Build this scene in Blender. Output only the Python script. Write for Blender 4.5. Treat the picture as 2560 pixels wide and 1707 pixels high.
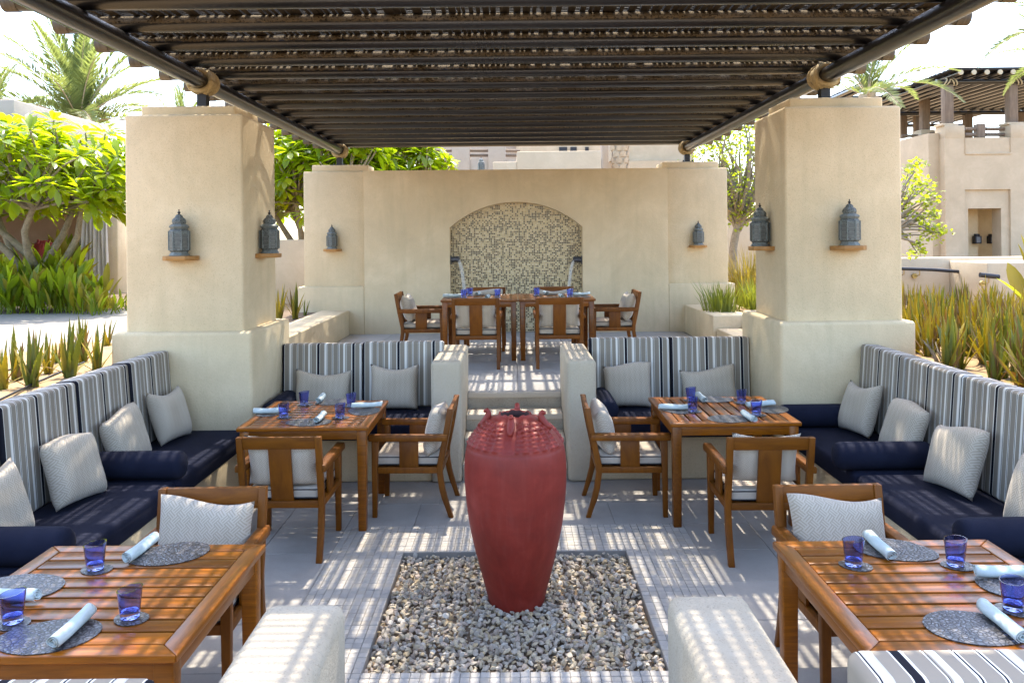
import bpy, bmesh, math, random
import numpy as np
from mathutils import Vector, Matrix, Euler
R = math.radians
random.seed(7)
for o in list(bpy.data.objects): bpy.data.objects.remove(o)
sc = bpy.context.scene
C = sc.collection

# ------------------------------------------------------------------ camera
cam = bpy.data.cameras.new('camera'); cam_o = bpy.data.objects.new('camera', cam); C.objects.link(cam_o)
cam.sensor_width = 36; cam.sensor_fit = 'HORIZONTAL'; cam.lens = 2000 / 2560 * 36
cam.shift_x = -3 / 2560; cam.shift_y = -259.5 / 2560
cam.clip_start = 0.05; cam.clip_end = 2000
cam_o.matrix_world = Matrix.Translation((0, 0, 2.0)) @ Matrix.Rotation(R(90), 4, 'X') @ Matrix.Rotation(R(-0.55), 4, 'Z')
sc.camera = cam_o

# ------------------------------------------------------------------ sky, sun, exposure
SUN_EL, SUN_AZ = 66, 4          # degrees; azimuth from +Y towards +X
w = bpy.data.worlds.new('World'); sc.world = w; w.use_nodes = True
wn = w.node_tree.nodes; sky = wn.new('ShaderNodeTexSky'); sky.sky_type = 'NISHITA'
sky.sun_disc = False; sky.sun_elevation = R(SUN_EL); sky.sun_rotation = R(SUN_AZ)
sky.air_density = 1.05; sky.dust_density = 2.0; sky.ozone_density = 1.0
w.node_tree.links.new(sky.outputs[0], wn['Background'].inputs[0]); wn['Background'].inputs[1].default_value = 0.15
sl = bpy.data.lights.new('sun', 'SUN'); sl.energy = 2.0; sl.angle = R(0.5); sl.color = (1, 0.93, 0.80)
so = bpy.data.objects.new('sun', sl); C.objects.link(so)
sdir = Vector((math.cos(R(SUN_EL)) * math.sin(R(SUN_AZ)), math.cos(R(SUN_EL)) * math.cos(R(SUN_AZ)), math.sin(R(SUN_EL))))
so.rotation_euler = (-sdir).to_track_quat('-Z', 'Y').to_euler(); so.location = sdir * 30
sc.view_settings.view_transform = 'Standard'; sc.view_settings.look = 'None'
sc.view_settings.exposure = 2.58; sc.view_settings.gamma = 1
sc.render.engine = 'CYCLES'
sc.cycles.use_denoising = True
sc.cycles.max_bounces = 12; sc.cycles.diffuse_bounces = 8; sc.cycles.transmission_bounces = 10
sc.cycles.transparent_max_bounces = 12; sc.cycles.sample_clamp_indirect = 8
sc.cycles.caustics_reflective = False; sc.cycles.caustics_refractive = False

# ------------------------------------------------------------------ helpers
def un(u, v):
    t = R(.55); du, dv = u - 1283, v - 594
    return du * math.cos(t) - dv * math.sin(t), du * math.sin(t) + dv * math.cos(t)
def at_z(u, v, z):
    a, b = un(u, v); Y = (2 - z) * 2000 / b; return Vector((a / 2000 * Y, Y, z))
def at_y(u, v, Y):
    a, b = un(u, v); return Vector((a / 2000 * Y, Y, 2 - b / 2000 * Y))

class MB:
    def __init__(s): s.v = []; s.f = []; s.m = []
    def add(s, vs, fs, mi=0, M=None):
        n = len(s.v)
        s.v += [tuple(M @ Vector(p)) for p in vs] if M is not None else [tuple(p) for p in vs]
        s.f += [tuple(i + n for i in f) for f in fs]; s.m += [mi] * len(fs); return s
    def box(s, x0, x1, y0, y1, z0, z1, mi=0, M=None):
        return s.hexa([(x0,y0,z0),(x1,y0,z0),(x1,y1,z0),(x0,y1,z0),(x0,y0,z1),(x1,y0,z1),(x1,y1,z1),(x0,y1,z1)], mi, M)
    def hexa(s, p, mi=0, M=None):
        return s.add(p, [(0,3,2,1),(4,5,6,7),(0,1,5,4),(1,2,6,5),(2,3,7,6),(3,0,4,7)], mi, M)
    def prism(s, poly, a0, a1, axis='y', mi=0, M=None):
        n = len(poly)
        def P(q, a):
            return (q[0], a, q[1]) if axis == 'y' else ((a, q[0], q[1]) if axis == 'x' else (q[0], q[1], a))
        vs = [P(q, a0) for q in poly] + [P(q, a1) for q in poly]
        fs = [tuple(range(n))[::-1], tuple(range(n, 2*n))] + [(i, (i+1) % n, n + (i+1) % n, n + i) for i in range(n)]
        return s.add(vs, fs, mi, M)
    def tube(s, pts, rad, n=10, mi=0, cap=True, M=None):
        pts = [Vector(p) for p in pts]; rad = rad if hasattr(rad, '__len__') else [rad] * len(pts)
        vs = []; fs = []; up = None
        for i, p in enumerate(pts):
            d = (pts[min(i+1, len(pts)-1)] - pts[max(i-1, 0)]).normalized()
            if up is None:
                up = Vector((0,0,1)) if abs(d.z) < .9 else Vector((1,0,0))
            a = d.cross(up).normalized(); b = a.cross(d).normalized(); up = b
            for k in range(n):
                t = 2*math.pi*k/n
                vs.append(p + (a*math.cos(t) + b*math.sin(t)) * rad[i])
        for i in range(len(pts)-1):
            for k in range(n):
                k2 = (k+1) % n
                fs.append((i*n+k, i*n+k2, (i+1)*n+k2, (i+1)*n+k))
        if cap: fs += [tuple(range(n))[::-1], tuple(range((len(pts)-1)*n, len(pts)*n))]
        return s.add(vs, fs, mi, M)
    def lathe(s, prof, n=32, mi=0, M=None, off=0.0):
        vs = []; fs = []
        for r, z in prof:
            for k in range(n):
                t = 2*math.pi*(k+off)/n; vs.append((r*math.cos(t), r*math.sin(t), z))
        for i in range(len(prof)-1):
            for k in range(n):
                k2 = (k+1) % n; fs.append((i*n+k, i*n+k2, (i+1)*n+k2, (i+1)*n+k))
        fs += [tuple(range(n))[::-1], tuple(range((len(prof)-1)*n, len(prof)*n))]
        return s.add(vs, fs, mi, M)
    def mesh(s, name, mats, smooth=None):
        me = bpy.data.meshes.new(name); me.from_pydata(s.v, [], s.f)
        for m in (mats if isinstance(mats, (list, tuple)) else [mats]): me.materials.append(m)
        if any(s.m): me.polygons.foreach_set('material_index', s.m)
        if smooth is not None:
            me.polygons.foreach_set('use_smooth', [True] * len(s.f)); me.set_sharp_from_angle(angle=R(smooth))
        me.update(); return me
    def build(s, name, mats, parent=None, smooth=None, bevel=0, seg=2, loc=None, rot=None):
        return link(name, s.mesh(name, mats, smooth), parent, bevel, seg, loc, rot)
def link(name, me, parent=None, bevel=0, seg=2, loc=None, rot=None, M=None):
    o = bpy.data.objects.new(name, me); C.objects.link(o)
    if parent: o.parent = parent
    if loc is not None: o.location = loc
    if rot is not None: o.rotation_euler = rot
    if M is not None: o.matrix_local = M
    if bevel:
        b = o.modifiers.new('bevel', 'BEVEL'); b.width = bevel; b.segments = seg; b.limit_method = 'ANGLE'; b.angle_limit = R(40)
        b.harden_normals = False
        if me is not None:
            me.polygons.foreach_set('use_smooth', [True] * len(me.polygons)); me.set_sharp_from_angle(angle=R(180 if seg > 1 else 30))
    return o
def box(name, mat, x0, x1, y0, y1, z0, z1, parent=None, bevel=0, seg=2):
    return MB().box(x0, x1, y0, y1, z0, z1).build(name, mat, parent, None, bevel, seg)
def tag(o, label, cat, group=None):
    o['label'] = label; o['category'] = cat
    if group: o['group'] = group
    return o
def empty(name, loc, label, cat, group=None, rz=0):
    o = bpy.data.objects.new(name, None); C.objects.link(o); o.location = loc; o.rotation_euler = (0, 0, rz); o.empty_display_size = .1
    return tag(o, label, cat, group)
def struct(o): o['kind'] = 'structure'; return o
def stuff(o): o['kind'] = 'stuff'; return o
def copy_tree(o, parent=None):
    c = o.copy(); C.objects.link(c); c.parent = parent
    for ch in KIDS.get(o.name, o.children): copy_tree(ch, c)
    return c
KIDS = {}
def dup(root, loc, rz, label, group=None):
    c = copy_tree(root); c.location = loc; c.rotation_euler = (0, 0, rz); c['label'] = label
    if group: c['group'] = group
    return c

# ------------------------------------------------------------------ materials
def NT(name):
    m = bpy.data.materials.new(name); m.use_nodes = True; nt = m.node_tree
    return m, nt, nt.nodes['Principled BSDF']
def nd(nt, t, ins=None, **pr):
    n = nt.nodes.new('ShaderNode' + t)
    for k, v in pr.items(): setattr(n, k, v)
    for k, v in (ins or {}).items():
        if hasattr(v, 'is_output') or isinstance(v, bpy.types.NodeSocket): nt.links.new(v, n.inputs[k])
        else: n.inputs[k].default_value = v
    return n
def ramp(nt, fac, stops, mode='LINEAR'):
    n = nt.nodes.new('ShaderNodeValToRGB'); n.color_ramp.interpolation = mode
    e = n.color_ramp.elements
    while len(e) < len(stops): e.new(0.5)
    for i, (p, c) in enumerate(stops): e[i].position = p; e[i].color = (*c, 1)
    nt.links.new(fac, n.inputs[0]); return n.outputs[0]
def coords(nt, kind='Object', scale=(1,1,1), rot=(0,0,0)):
    t = nt.nodes.new('ShaderNodeTexCoord'); mp = nd(nt, 'Mapping', {'Vector': t.outputs[kind], 'Scale': scale, 'Rotation': rot}); return mp.outputs[0]
def geopos(nt, scale=(1,1,1)):
    t = nt.nodes.new('ShaderNodeNewGeometry'); mp = nd(nt, 'Mapping', {'Vector': t.outputs['Position'], 'Scale': scale}); return mp.outputs[0]
def mixc(nt, fac, a, b, mode='MIX'):
    n = nt.nodes.new('ShaderNodeMix'); n.data_type = 'RGBA'; n.blend_type = mode
    for s, v in ((0, fac), (6, a), (7, b)):
        if isinstance(v, bpy.types.NodeSocket): nt.links.new(v, n.inputs[s])
        else: n.inputs[s].default_value = v if s == 0 else (*v, 1)
    return n.outputs[2]
def math_(nt, op, a, b=None, c=None):
    n = nt.nodes.new('ShaderNodeMath'); n.operation = op
    for i, v in enumerate((a, b, c)):
        if v is None: continue
        if isinstance(v, bpy.types.NodeSocket): nt.links.new(v, n.inputs[i])
        else: n.inputs[i].default_value = v
    return n.outputs[0]
def noise(nt, vec, scale, detail=4, rough=.55, dist=0):
    return nd(nt, 'TexNoise', {'Vector': vec, 'Scale': scale, 'Detail': detail, 'Roughness': rough, 'Distortion': dist}).outputs[0]
def bump(nt, b, h, strength=.3, dist=.01):
    n = nd(nt, 'Bump', {'Height': h, 'Strength': strength, 'Distance': dist}); nt.links.new(n.outputs[0], b.inputs['Normal']); return n
def setp(b, **k):
    for n, v in k.items():
        n = n.replace('_', ' '); b.inputs[n].default_value = (*v, 1) if isinstance(v, tuple) and len(v) == 3 else v

def stucco(name, c0, c1, stain=(.50, .41, .25), stain_amt=.34, bs=.45):
    m, nt, b = NT(name); p = geopos(nt)
    big = noise(nt, p, 1.6, 8, .68, .4); col = ramp(nt, big, [(.3, tuple(k * .9 for k in c0)), (.5, c0), (.7, tuple(min(.8, k * 1.04) for k in c1))])
    streak = noise(nt, geopos(nt, (5, 5, .5)), 1.3, 4, .6)
    sf = ramp(nt, streak, [(.5, (0,0,0)), (.75, (1,1,1))])
    col = mixc(nt, math_(nt, 'MULTIPLY', sf, stain_amt), col, stain)
    fine = noise(nt, p, 55, 4, .65); grain = noise(nt, p, 170, 2, .6)
    sp = ramp(nt, grain, [(.28, (.45,.42,.38)), (.42, (1,1,1))])
    col = mixc(nt, .55, col, mixc(nt, 1, col, sp, 'MULTIPLY'))
    nt.links.new(col, b.inputs['Base Color']); setp(b, Roughness=.92, Specular_IOR_Level=.15)
    h = math_(nt, 'ADD', fine, math_(nt, 'MULTIPLY', grain, .5)); bump(nt, b, h, bs, .008); return m
PL = stucco('plaster_sand', (.68, .54, .345), (.74, .595, .395))
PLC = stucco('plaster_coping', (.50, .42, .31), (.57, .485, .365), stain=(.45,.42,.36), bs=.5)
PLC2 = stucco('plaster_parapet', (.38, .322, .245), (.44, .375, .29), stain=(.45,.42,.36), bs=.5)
PLF = stucco('plaster_far', (.50, .405, .285), (.55, .45, .325), stain_amt=.12)
PLW = stucco('plaster_pale', (.42, .365, .305), (.46, .40, .335), stain_amt=.1)
PLP = stucco('plaster_pink', (.60, .40, .28), (.64, .44, .32), stain_amt=.1)

def wood(name, ca, cb, rough=.32, coat=.35, sc_=(6, 60, 60), var=.18):
    m, nt, b = NT(name); p = coords(nt, 'Object', sc_)
    oi = nt.nodes.new('ShaderNodeObjectInfo')
    pv = nd(nt, 'VectorMath', {0: p, 1: oi.outputs['Location']}, operation='ADD').outputs[0]
    g = noise(nt, pv, 1.0, 6, .62, .6); col = ramp(nt, g, [(.28, ca), (.68, cb)])
    g2 = noise(nt, coords(nt, 'Object'), 5, 3)
    col = mixc(nt, math_(nt, 'MULTIPLY', g2, .5), col, tuple(c * .55 for c in ca))
    hs = nd(nt, 'HueSaturation', {'Color': col, 'Value': math_(nt, 'ADD', 1 - var, math_(nt, 'MULTIPLY', oi.outputs['Random'], 2 * var))})
    nt.links.new(hs.outputs[0], b.inputs['Base Color'])
    setp(b, Roughness=rough, Coat_Weight=coat, Coat_Roughness=.16, Specular_IOR_Level=.28)
    bump(nt, b, g, .06, .004); return m
W_TABLE = wood('teak_varnished', (.155, .040, .001), (.32, .098, .002), .33, .18, (5, 70, 70), .28)
W_CHAIR = wood('teak_chair', (.125, .035, .001), (.245, .076, .002), .48, .0, (18, 18, 4), .12)
W_CHAIRX = wood('teak_chair_rail', (.125, .035, .001), (.245, .076, .002), .48, .0, (4, 22, 22), .12)
W_SHELF = wood('shelf_wood', (.36, .16, .04), (.50, .26, .08), .45, .1, (6, 40, 40), .1)
W_GREY = wood('weathered_timber', (.16, .115, .085), (.28, .21, .15), .8, 0, (20, 20, 2))
W_BROWN = wood('headboard_wood', (.13, .06, .02), (.2, .10, .035), .5, 0, (3, 20, 20))

def pole_mat(name='dark_lacquered_pole', weather=True):
    m, nt, b = NT(name); p = coords(nt, 'Object')
    n1 = noise(nt, coords(nt, 'Object', (1.2, 20, 20)), 2.0, 5, .6)
    col = ramp(nt, n1, [(.3, (.004, .004, .004)), (.75, (.014, .011, .010))])
    if weather:
        spk = noise(nt, p, 70, 3, .7); pit = ramp(nt, spk, [(.40, (1,1,1)), (.47, (0,0,0))])
        tan_ = ramp(nt, noise(nt, coords(nt, 'Object', (2, 30, 30)), 2, 4), [(.3, (.115, .089, .056)), (.7, (.21, .165, .108))])
        tan_ = mixc(nt, math_(nt, 'MULTIPLY', pit, .85), tan_, (.014, .011, .009))
        z = nd(nt, 'SeparateXYZ', {0: p}).outputs[2]; e = math_(nt, 'ADD', z, math_(nt, 'MULTIPLY', math_(nt, 'SUBTRACT', noise(nt, p, 25, 4, .7), .5), .045))
        f = ramp(nt, math_(nt, 'MULTIPLY_ADD', e, 40, .5), [(.42, (0,0,0)), (.75, (1,1,1))])
        col = mixc(nt, f, col, tan_)
    setp(b, Roughness=.30, Coat_Weight=.4, Coat_Roughness=.2)
    if weather:
        inv = math_(nt, 'SUBTRACT', 1, f); nt.links.new(math_(nt, 'MULTIPLY', inv, .4), b.inputs['Coat Weight']); nt.links.new(math_(nt, 'MULTIPLY_ADD', f, .65, .30), b.inputs['Roughness']); nt.links.new(math_(nt, 'MULTIPLY_ADD', inv, .45, .03), b.inputs['Specular IOR Level'])
    nt.links.new(col, b.inputs['Base Color'])
    bump(nt, b, noise(nt, p, 60, 3), .10, .004); return m
POLEB = pole_mat('dark_lacquered_beam', False)
POLE = pole_mat()
POLE_END = wood('pole_end_cap', (.11, .09, .065), (.21, .175, .13), .7, 0, (60, 10, 10))
LATHD = wood('dark_lath', (.012, .011, .010), (.035, .03, .026), .7, 0, (40, 2, 40), .2)
LATH = wood('bamboo_lath', (.02, .015, .010), (.055, .04, .024), .7, 0, (40, 2, 40), .2)

def plain(name, col, rough=.6, metal=0, c2=None, ns=20, bs=0, bscale=60, spec=.5):
    m, nt, b = NT(name); p = coords(nt, 'Object')
    n = noise(nt, p, ns, 4); c2 = c2 or tuple(min(1, c * 1.25) for c in col)
    nt.links.new(ramp(nt, n, [(.3, col), (.7, c2)]), b.inputs['Base Color']); setp(b, Roughness=rough, Metallic=metal, Specular_IOR_Level=spec)
    if bs: bump(nt, b, noise(nt, p, bscale, 3), bs, .005)
    return m
ROPE = plain('rope', (.34, .25, .12), .9, c2=(.48, .37, .20), ns=80, bs=.6, bscale=150)
ROPE_PALE = plain('rope_pale', (.42, .37, .26), .9)
STEEL = plain('dark_steel', (.03, .03, .034), .45, .6)
BLACK = plain('black_iron', (.02, .02, .025), .5, .3)
BRASS = plain('brass', (.35, .26, .10), .4, .8)
NAVY = plain('navy_canvas', (.007, .0085, .021), .9, c2=(.012, .014, .030), ns=8, bs=.25, bscale=400, spec=.2)
PIPING = plain('black_piping', (.012, .012, .018), .8)
SEATC = plain('seat_cloth', (.43, .365, .29), .95, c2=(.49, .42, .34), ns=10, bs=.2, bscale=300, spec=.1)
NAPKIN = plain('napkin_linen', (.47, .53, .515), .95, c2=(.55, .61, .595), ns=14, bs=.25, bscale=220, spec=.1)
URN_SHADE = plain('urn_inside_shade', (.05, .02, .018), .9)  # shade inside the urn put into the colour, so its mouth looks dark
PEWTER = plain('pewter', (.05, .05, .06), .35, .7, c2=(.16, .16, .18), ns=25)

def stripes():
    m, nt, b = NT('striped_canvas'); t = nt.nodes.new('ShaderNodeTexCoord')
    sx = nd(nt, 'SeparateXYZ', {0: t.outputs['Object']}).outputs[0]
    f = math_(nt, 'FRACT', math_(nt, 'DIVIDE', sx, .315))
    K, Wh, T, G = (.012, .012, .018), (.72, .685, .63), (.26, .222, .178), (.50, .465, .42)
    st = [(0,K),(.068,Wh),(.082,T),(.197,G),(.215,Wh),(.262,G),(.28,K),(.29,Wh),(.303,T),(.42,Wh),(.437,K),(.45,Wh),(.464,T),(.59,Wh),(.604,K),(.619,Wh),(.64,T),(.745,Wh),(.79,G),(.805,T),(.822,K),(.83,Wh),(.842,T),(.975,Wh)]
    col = ramp(nt, f, st, 'CONSTANT')
    wv = noise(nt, coords(nt, 'Object', (300, 300, 300)), 1, 2)
    col = mixc(nt, .03, col, mixc(nt, 1, col, ramp(nt, wv, [(.3, (.6,.6,.6)), (.7, (1.2,1.2,1.2))]), 'MULTIPLY'))
    nt.links.new(col, b.inputs['Base Color']); setp(b, Roughness=.9, Specular_IOR_Level=.15)
    return m
STRIPE = stripes()

def weave():
    m, nt, b = NT('basket_weave_cloth'); p = coords(nt, 'Object', (1,1,1), (0, R(45), 0))
    s = nd(nt, 'SeparateXYZ', {0: p}); a = math_(nt, 'MULTIPLY', s.outputs[0], 30); c = math_(nt, 'MULTIPLY', s.outputs[2], 30)
    chk = math_(nt, 'MODULO', math_(nt, 'ADD', math_(nt, 'ADD', math_(nt, 'FLOOR', a), math_(nt, 'FLOOR', c)), 200), 2)
    fa = math_(nt, 'FRACT', math_(nt, 'MULTIPLY', a, 3)); fc = math_(nt, 'FRACT', math_(nt, 'MULTIPLY', c, 3))
    sel = math_(nt, 'ADD', math_(nt, 'MULTIPLY', fa, chk), math_(nt, 'MULTIPLY', fc, math_(nt, 'SUBTRACT', 1, chk)))
    ln = ramp(nt, sel, [(0, (.37, .30, .222)), (.34, (.37, .30, .222)), (.44, (.52, .435, .335)), (.92, (.52, .435, .335)), (1, (.37, .30, .222))])
    sm = noise(nt, coords(nt, 'Object'), 6, 2); col = mixc(nt, .12, ln, ramp(nt, sm, [(.3, (.3,.28,.26)), (.7, (.6,.57,.52))]))
    nt.links.new(col, b.inputs['Base Color']); setp(b, Roughness=.95, Specular_IOR_Level=.1, Sheen_Weight=.2)
    bump(nt, b, sel, .15, .003); return m
WEAVE = weave()

def urn_mat():
    m, nt, b = NT('red_clay_glaze'); p = coords(nt, 'Object')
    n1 = noise(nt, p, 3.2, 7, .65, .5); n2 = noise(nt, coords(nt, 'Object', (30, 30, 2.0)), 1.5, 4)
    col = ramp(nt, n1, [(.3, (.15, .013, .008)), (.5, (.22, .022, .013)), (.7, (.30, .042, .028))])
    col = mixc(nt, math_(nt, 'MULTIPLY', ramp(nt, n2, [(.5,(0,0,0)),(.8,(1,1,1))]), .10), col, (.34, .14, .12))
    nt.links.new(col, b.inputs['Base Color']); setp(b, Roughness=.5, Specular_IOR_Level=.35)
    bump(nt, b, math_(nt, 'ADD', n2, noise(nt, p, 120, 3)), .08, .004); return m
URN = urn_mat()

def stone(name, c0, c1, speck=.5, ss=140, rough=.7, sp=(.2,.19,.18), bs=.2, big=3):
    m, nt, b = NT(name); p = geopos(nt); oi = nt.nodes.new('ShaderNodeObjectInfo')
    col = ramp(nt, noise(nt, p, big, 6, .65), [(.3, c0), (.7, c1)])
    g = noise(nt, p, ss, 3, .7); col = mixc(nt, math_(nt, 'MULTIPLY', ramp(nt, g, [(.33, (1,1,1)), (.45, (0,0,0))]), speck), col, sp)
    hs = nd(nt, 'HueSaturation', {'Color': col, 'Value': math_(nt, 'ADD', .9, math_(nt, 'MULTIPLY', oi.outputs['Random'], .2))})
    nt.links.new(hs.outputs[0], b.inputs['Base Color']); setp(b, Roughness=rough, Specular_IOR_Level=.3)
    bump(nt, b, g, bs, .003); return m
SLAB = stone('travertine_slab', (.35, .315, .275), (.43, .39, .345), .25)
SLABR = stone('rough_paver', (.29, .262, .23), (.37, .337, .30), .55, 120, .9, bs=.4)
SLABU = stone('terrace_slab', (.38, .35, .315), (.46, .425, .38), .2, 90, .65)
GROUT = stone('grout', (.24, .217, .19), (.28, .255, .225), .2)
MOS = [stone('floor_tile_%s' % n, c, tuple(k * 1.15 for k in c), .15, 160, .6) for n, c in (('light', (.44,.40,.35)), ('mid', (.40,.366,.325)), ('warm', (.43,.38,.315)))]
TREAD = stone('tread_stone', (.50, .44, .35), (.57, .50, .41), .25)
PEBBLE = stone('pebble_riser', (.30, .26, .20), (.44, .39, .31), .85, 200, .9, (.10, .085, .06), .6)
SAND = stone('sand', (.24, .155, .075), (.34, .23, .12), .5, 60, .95, (.25, .18, .11), .6, 6)
PATHM = stone('pale_path', (.22, .195, .165), (.26, .23, .195), .15, 80, .9)
GRAV = [stone('gravel_%s' % n, c, tuple(k * 1.3 for k in c), .12, 60, .9, bs=.3, big=30) for n, c in (('grey', (.37,.315,.25)), ('cream', (.47,.385,.265)), ('tan', (.40,.30,.175)), ('white', (.50,.45,.375)), ('rose', (.39,.31,.245)))]
SOIL = stone('soil', (.10, .07, .045), (.17, .12, .08), .4, 60, 1)
TILE = []
for n, c, r in (('cream', (.64,.51,.28), .25), ('ivory', (.72,.60,.37), .2), ('sand', (.54,.42,.23), .25), ('amber', (.21,.14,.06), .2), ('brown', (.075,.045,.02), .18), ('gold', (.75,.65,.42), .12)):
    m_, nt_, b_ = NT('mosaic_' + n); setp(b_, Base_Color=c, Roughness=r, Specular_IOR_Level=.6); TILE.append(m_)
GROUTW = plain('pale_grout', (.55, .48, .34), .9)

def lantern_mat():
    m, nt, b = NT('lantern_metal'); p = coords(nt, 'Object')
    v = nd(nt, 'TexVoronoi', {'Vector': p, 'Scale': 95.0}).outputs['Distance']
    n = noise(nt, p, 30, 3)
    col = ramp(nt, n, [(.3, (.10, .112, .108)), (.7, (.20, .215, .205))])
    col = mixc(nt, ramp(nt, v, [(.25, (1,1,1)), (.42, (0,0,0))]), col, (.022, .022, .02))
    nt.links.new(col, b.inputs['Base Color']); setp(b, Roughness=.6, Metallic=.25)
    bump(nt, b, v, .6, .004); return m
LANT = lantern_mat()
LANTP = plain('lantern_plain_metal', (.13, .145, .14), .55, .3, c2=(.22, .24, .23), ns=60)
LANTG = plain('lantern_dark_glass', (.055, .06, .058), .3, 0, c2=(.10, .105, .10), ns=40)

def leafm(name, c, t, rough=.35, tfac=.5, c2=None, var=.25):
    m, nt, b = NT(name); out = nt.nodes['Material Output']
    g = nt.nodes.new('ShaderNodeNewGeometry'); rnd = g.outputs['Random Per Island']
    oi = nt.nodes.new('ShaderNodeObjectInfo'); r = math_(nt, 'FRACT', math_(nt, 'ADD', rnd, oi.outputs['Random']))
    n = noise(nt, coords(nt, 'Object'), 3, 2)
    c2 = c2 or tuple(k * (1 - var) for k in c)
    col = mixc(nt, r, c, c2); tc = mixc(nt, r, t, tuple(k * (1 - var) for k in t))
    nt.links.new(col, b.inputs['Base Color']); setp(b, Roughness=rough, Specular_IOR_Level=.5)
    tr = nd(nt, 'BsdfTranslucent', {'Color': tc}); mx = nd(nt, 'MixShader', {0: tfac, 1: b.outputs[0], 2: tr.outputs[0]})
    nt.links.new(mx.outputs[0], out.inputs[0]); return m
LF_PLUM = leafm('plumeria_leaf', (.13, .20, .012), (.66, .78, .012), .3, .6)
LF_PLUM2 = leafm('plumeria_leaf_far', (.14, .21, .012), (.68, .80, .012), .3, .6)
LF_SMALL = leafm('small_leaf', (.11, .16, .02), (.56, .66, .02), .45, .55)
LF_PALM = leafm('palm_leaflet', (.13, .17, .06), (.36, .42, .10), .5, .45)
LF_ALOE = leafm('aloe_green', (.14, .17, .03), (.55, .55, .03), .4, .40)
LF_ALOEY = leafm('aloe_yellow', (.30, .25, .03), (.72, .58, .03), .45, .45)
LF_ALOEB = leafm('aloe_dry', (.25, .18, .08), (.55, .36, .09), .7, .40)
LF_GINGER = leafm('ginger_leaf', (.14, .20, .015), (.62, .72, .015), .4, .55)
LF_GINGERY = leafm('ginger_leaf_yellow', (.26, .22, .03), (.55, .45, .02), .4, .45)
LF_GRASS = leafm('grass_blade', (.14, .18, .03), (.42, .44, .03), .5, .4)
LF_GRASSY = leafm('grass_blade_yellow', (.32, .24, .05), (.62, .45, .04), .5, .4)
PETAL = leafm('white_petal', (.8, .8, .76), (.7, .7, .65), .5, .3, var=.05)
BARK = stone('bark', (.20, .165, .12), (.34, .29, .22), .6, 40, .95, (.10, .08, .055), .8, 14)
BARKP = stone('palm_bark', (.36, .28, .19), (.52, .42, .30), .4, 30, .95, (.2, .15, .1), .6, 9)

def glass_mat():
    m, nt, b = NT('cobalt_glass'); setp(b, Base_Color=(.42, .48, .95), Roughness=.02, Transmission_Weight=1.0, IOR=1.45)
    return m
GLASS = glass_mat()
def glass_base():
    m, nt, b = NT('cobalt_glass_base'); setp(b, Base_Color=(.05, .07, .50), Roughness=.03, Transmission_Weight=.85, IOR=1.5); return m
GLASSB = glass_base()
def water_mat():
    m, nt, b = NT('water_jet'); out = nt.nodes['Material Output']; setp(b, Base_Color=(.9,.9,.88), Roughness=.12, Specular_IOR_Level=.6)
    tr = nd(nt, 'BsdfTransparent'); mx = nd(nt, 'MixShader', {0: .72, 1: b.outputs[0], 2: tr.outputs[0]}); nt.links.new(mx.outputs[0], out.inputs[0])
    bump(nt, b, noise(nt, coords(nt, 'Object', (60, 60, 4)), 2, 2), .8, .01); return m
WATER = water_mat()
def mat_mat():
    m, nt, b = NT('embossed_placemat'); p = coords(nt, 'Object')
    v = nd(nt, 'TexVoronoi', {'Vector': p, 'Scale': 62.0}, feature='DISTANCE_TO_EDGE').outputs['Distance']
    f = ramp(nt, v, [(.06, (0,0,0)), (.16, (1,1,1))])
    col = mixc(nt, f, (.035, .032, .034), (.15, .145, .155))
    nt.links.new(col, b.inputs['Base Color']); setp(b, Roughness=.34, Metallic=.35)
    bump(nt, b, v, .6, .006); return m
MATM = mat_mat()
# ================================================================== the setting
GZ = .88
# garden ground: one sheet to the horizon with a hole for the sunken court
B = 900; x0, x1, y0, y1 = -2.97, 2.97, -6.0, 12.62
gm = MB()
gm.add([(-B,-B,GZ),(B,-B,GZ),(B,B,GZ),(-B,B,GZ),(x0,y0,GZ),(x1,y0,GZ),(x1,y1,GZ),(x0,y1,GZ)], [(0,1,5,4),(1,2,6,5),(2,3,7,6),(3,0,4,7)])
struct(gm.build('garden_ground', SAND))
# sunken court floor (grout bed) with pit
PX0, PX1, PY0, PY1 = -.72, .70, 3.69, 5.11
fm = MB(); FZ = -.006; q = 3.2
fm.add([(-q,-6,FZ),(q,-6,FZ),(q,7.6,FZ),(-q,7.6,FZ),(PX0,PY0,FZ),(PX1,PY0,FZ),(PX1,PY1,FZ),(PX0,PY1,FZ),
        (PX0,PY0,-.12),(PX1,PY0,-.12),(PX1,PY1,-.12),(PX0,PY1,-.12)],
       [(0,1,5,4),(1,2,6,5),(2,3,7,6),(3,0,4,7),(4,5,9,8),(5,6,10,9),(6,7,11,10),(7,4,8,11),(8,9,10,11)])
floor = struct(fm.build('floor', GROUT))
rs = random.Random(3)
def slab_mesh(name, sx, sy, t, mat, bev=.003):
    b_ = bev; z = t
    v = [(-sx/2,-sy/2,-.01),(sx/2,-sy/2,-.01),(sx/2,sy/2,-.01),(-sx/2,sy/2,-.01),
         (-sx/2,-sy/2,z-b_),(sx/2,-sy/2,z-b_),(sx/2,sy/2,z-b_),(-sx/2,sy/2,z-b_),
         (-sx/2+b_,-sy/2+b_,z),(sx/2-b_,-sy/2+b_,z),(sx/2-b_,sy/2-b_,z),(-sx/2+b_,sy/2-b_,z)]
    f = [(0,1,5,4),(1,2,6,5),(2,3,7,6),(3,0,4,7),(4,5,9,8),(5,6,10,9),(6,7,11,10),(7,4,8,11),(8,9,10,11)]
    return MB().add(v, f).mesh(name, mat)
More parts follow.
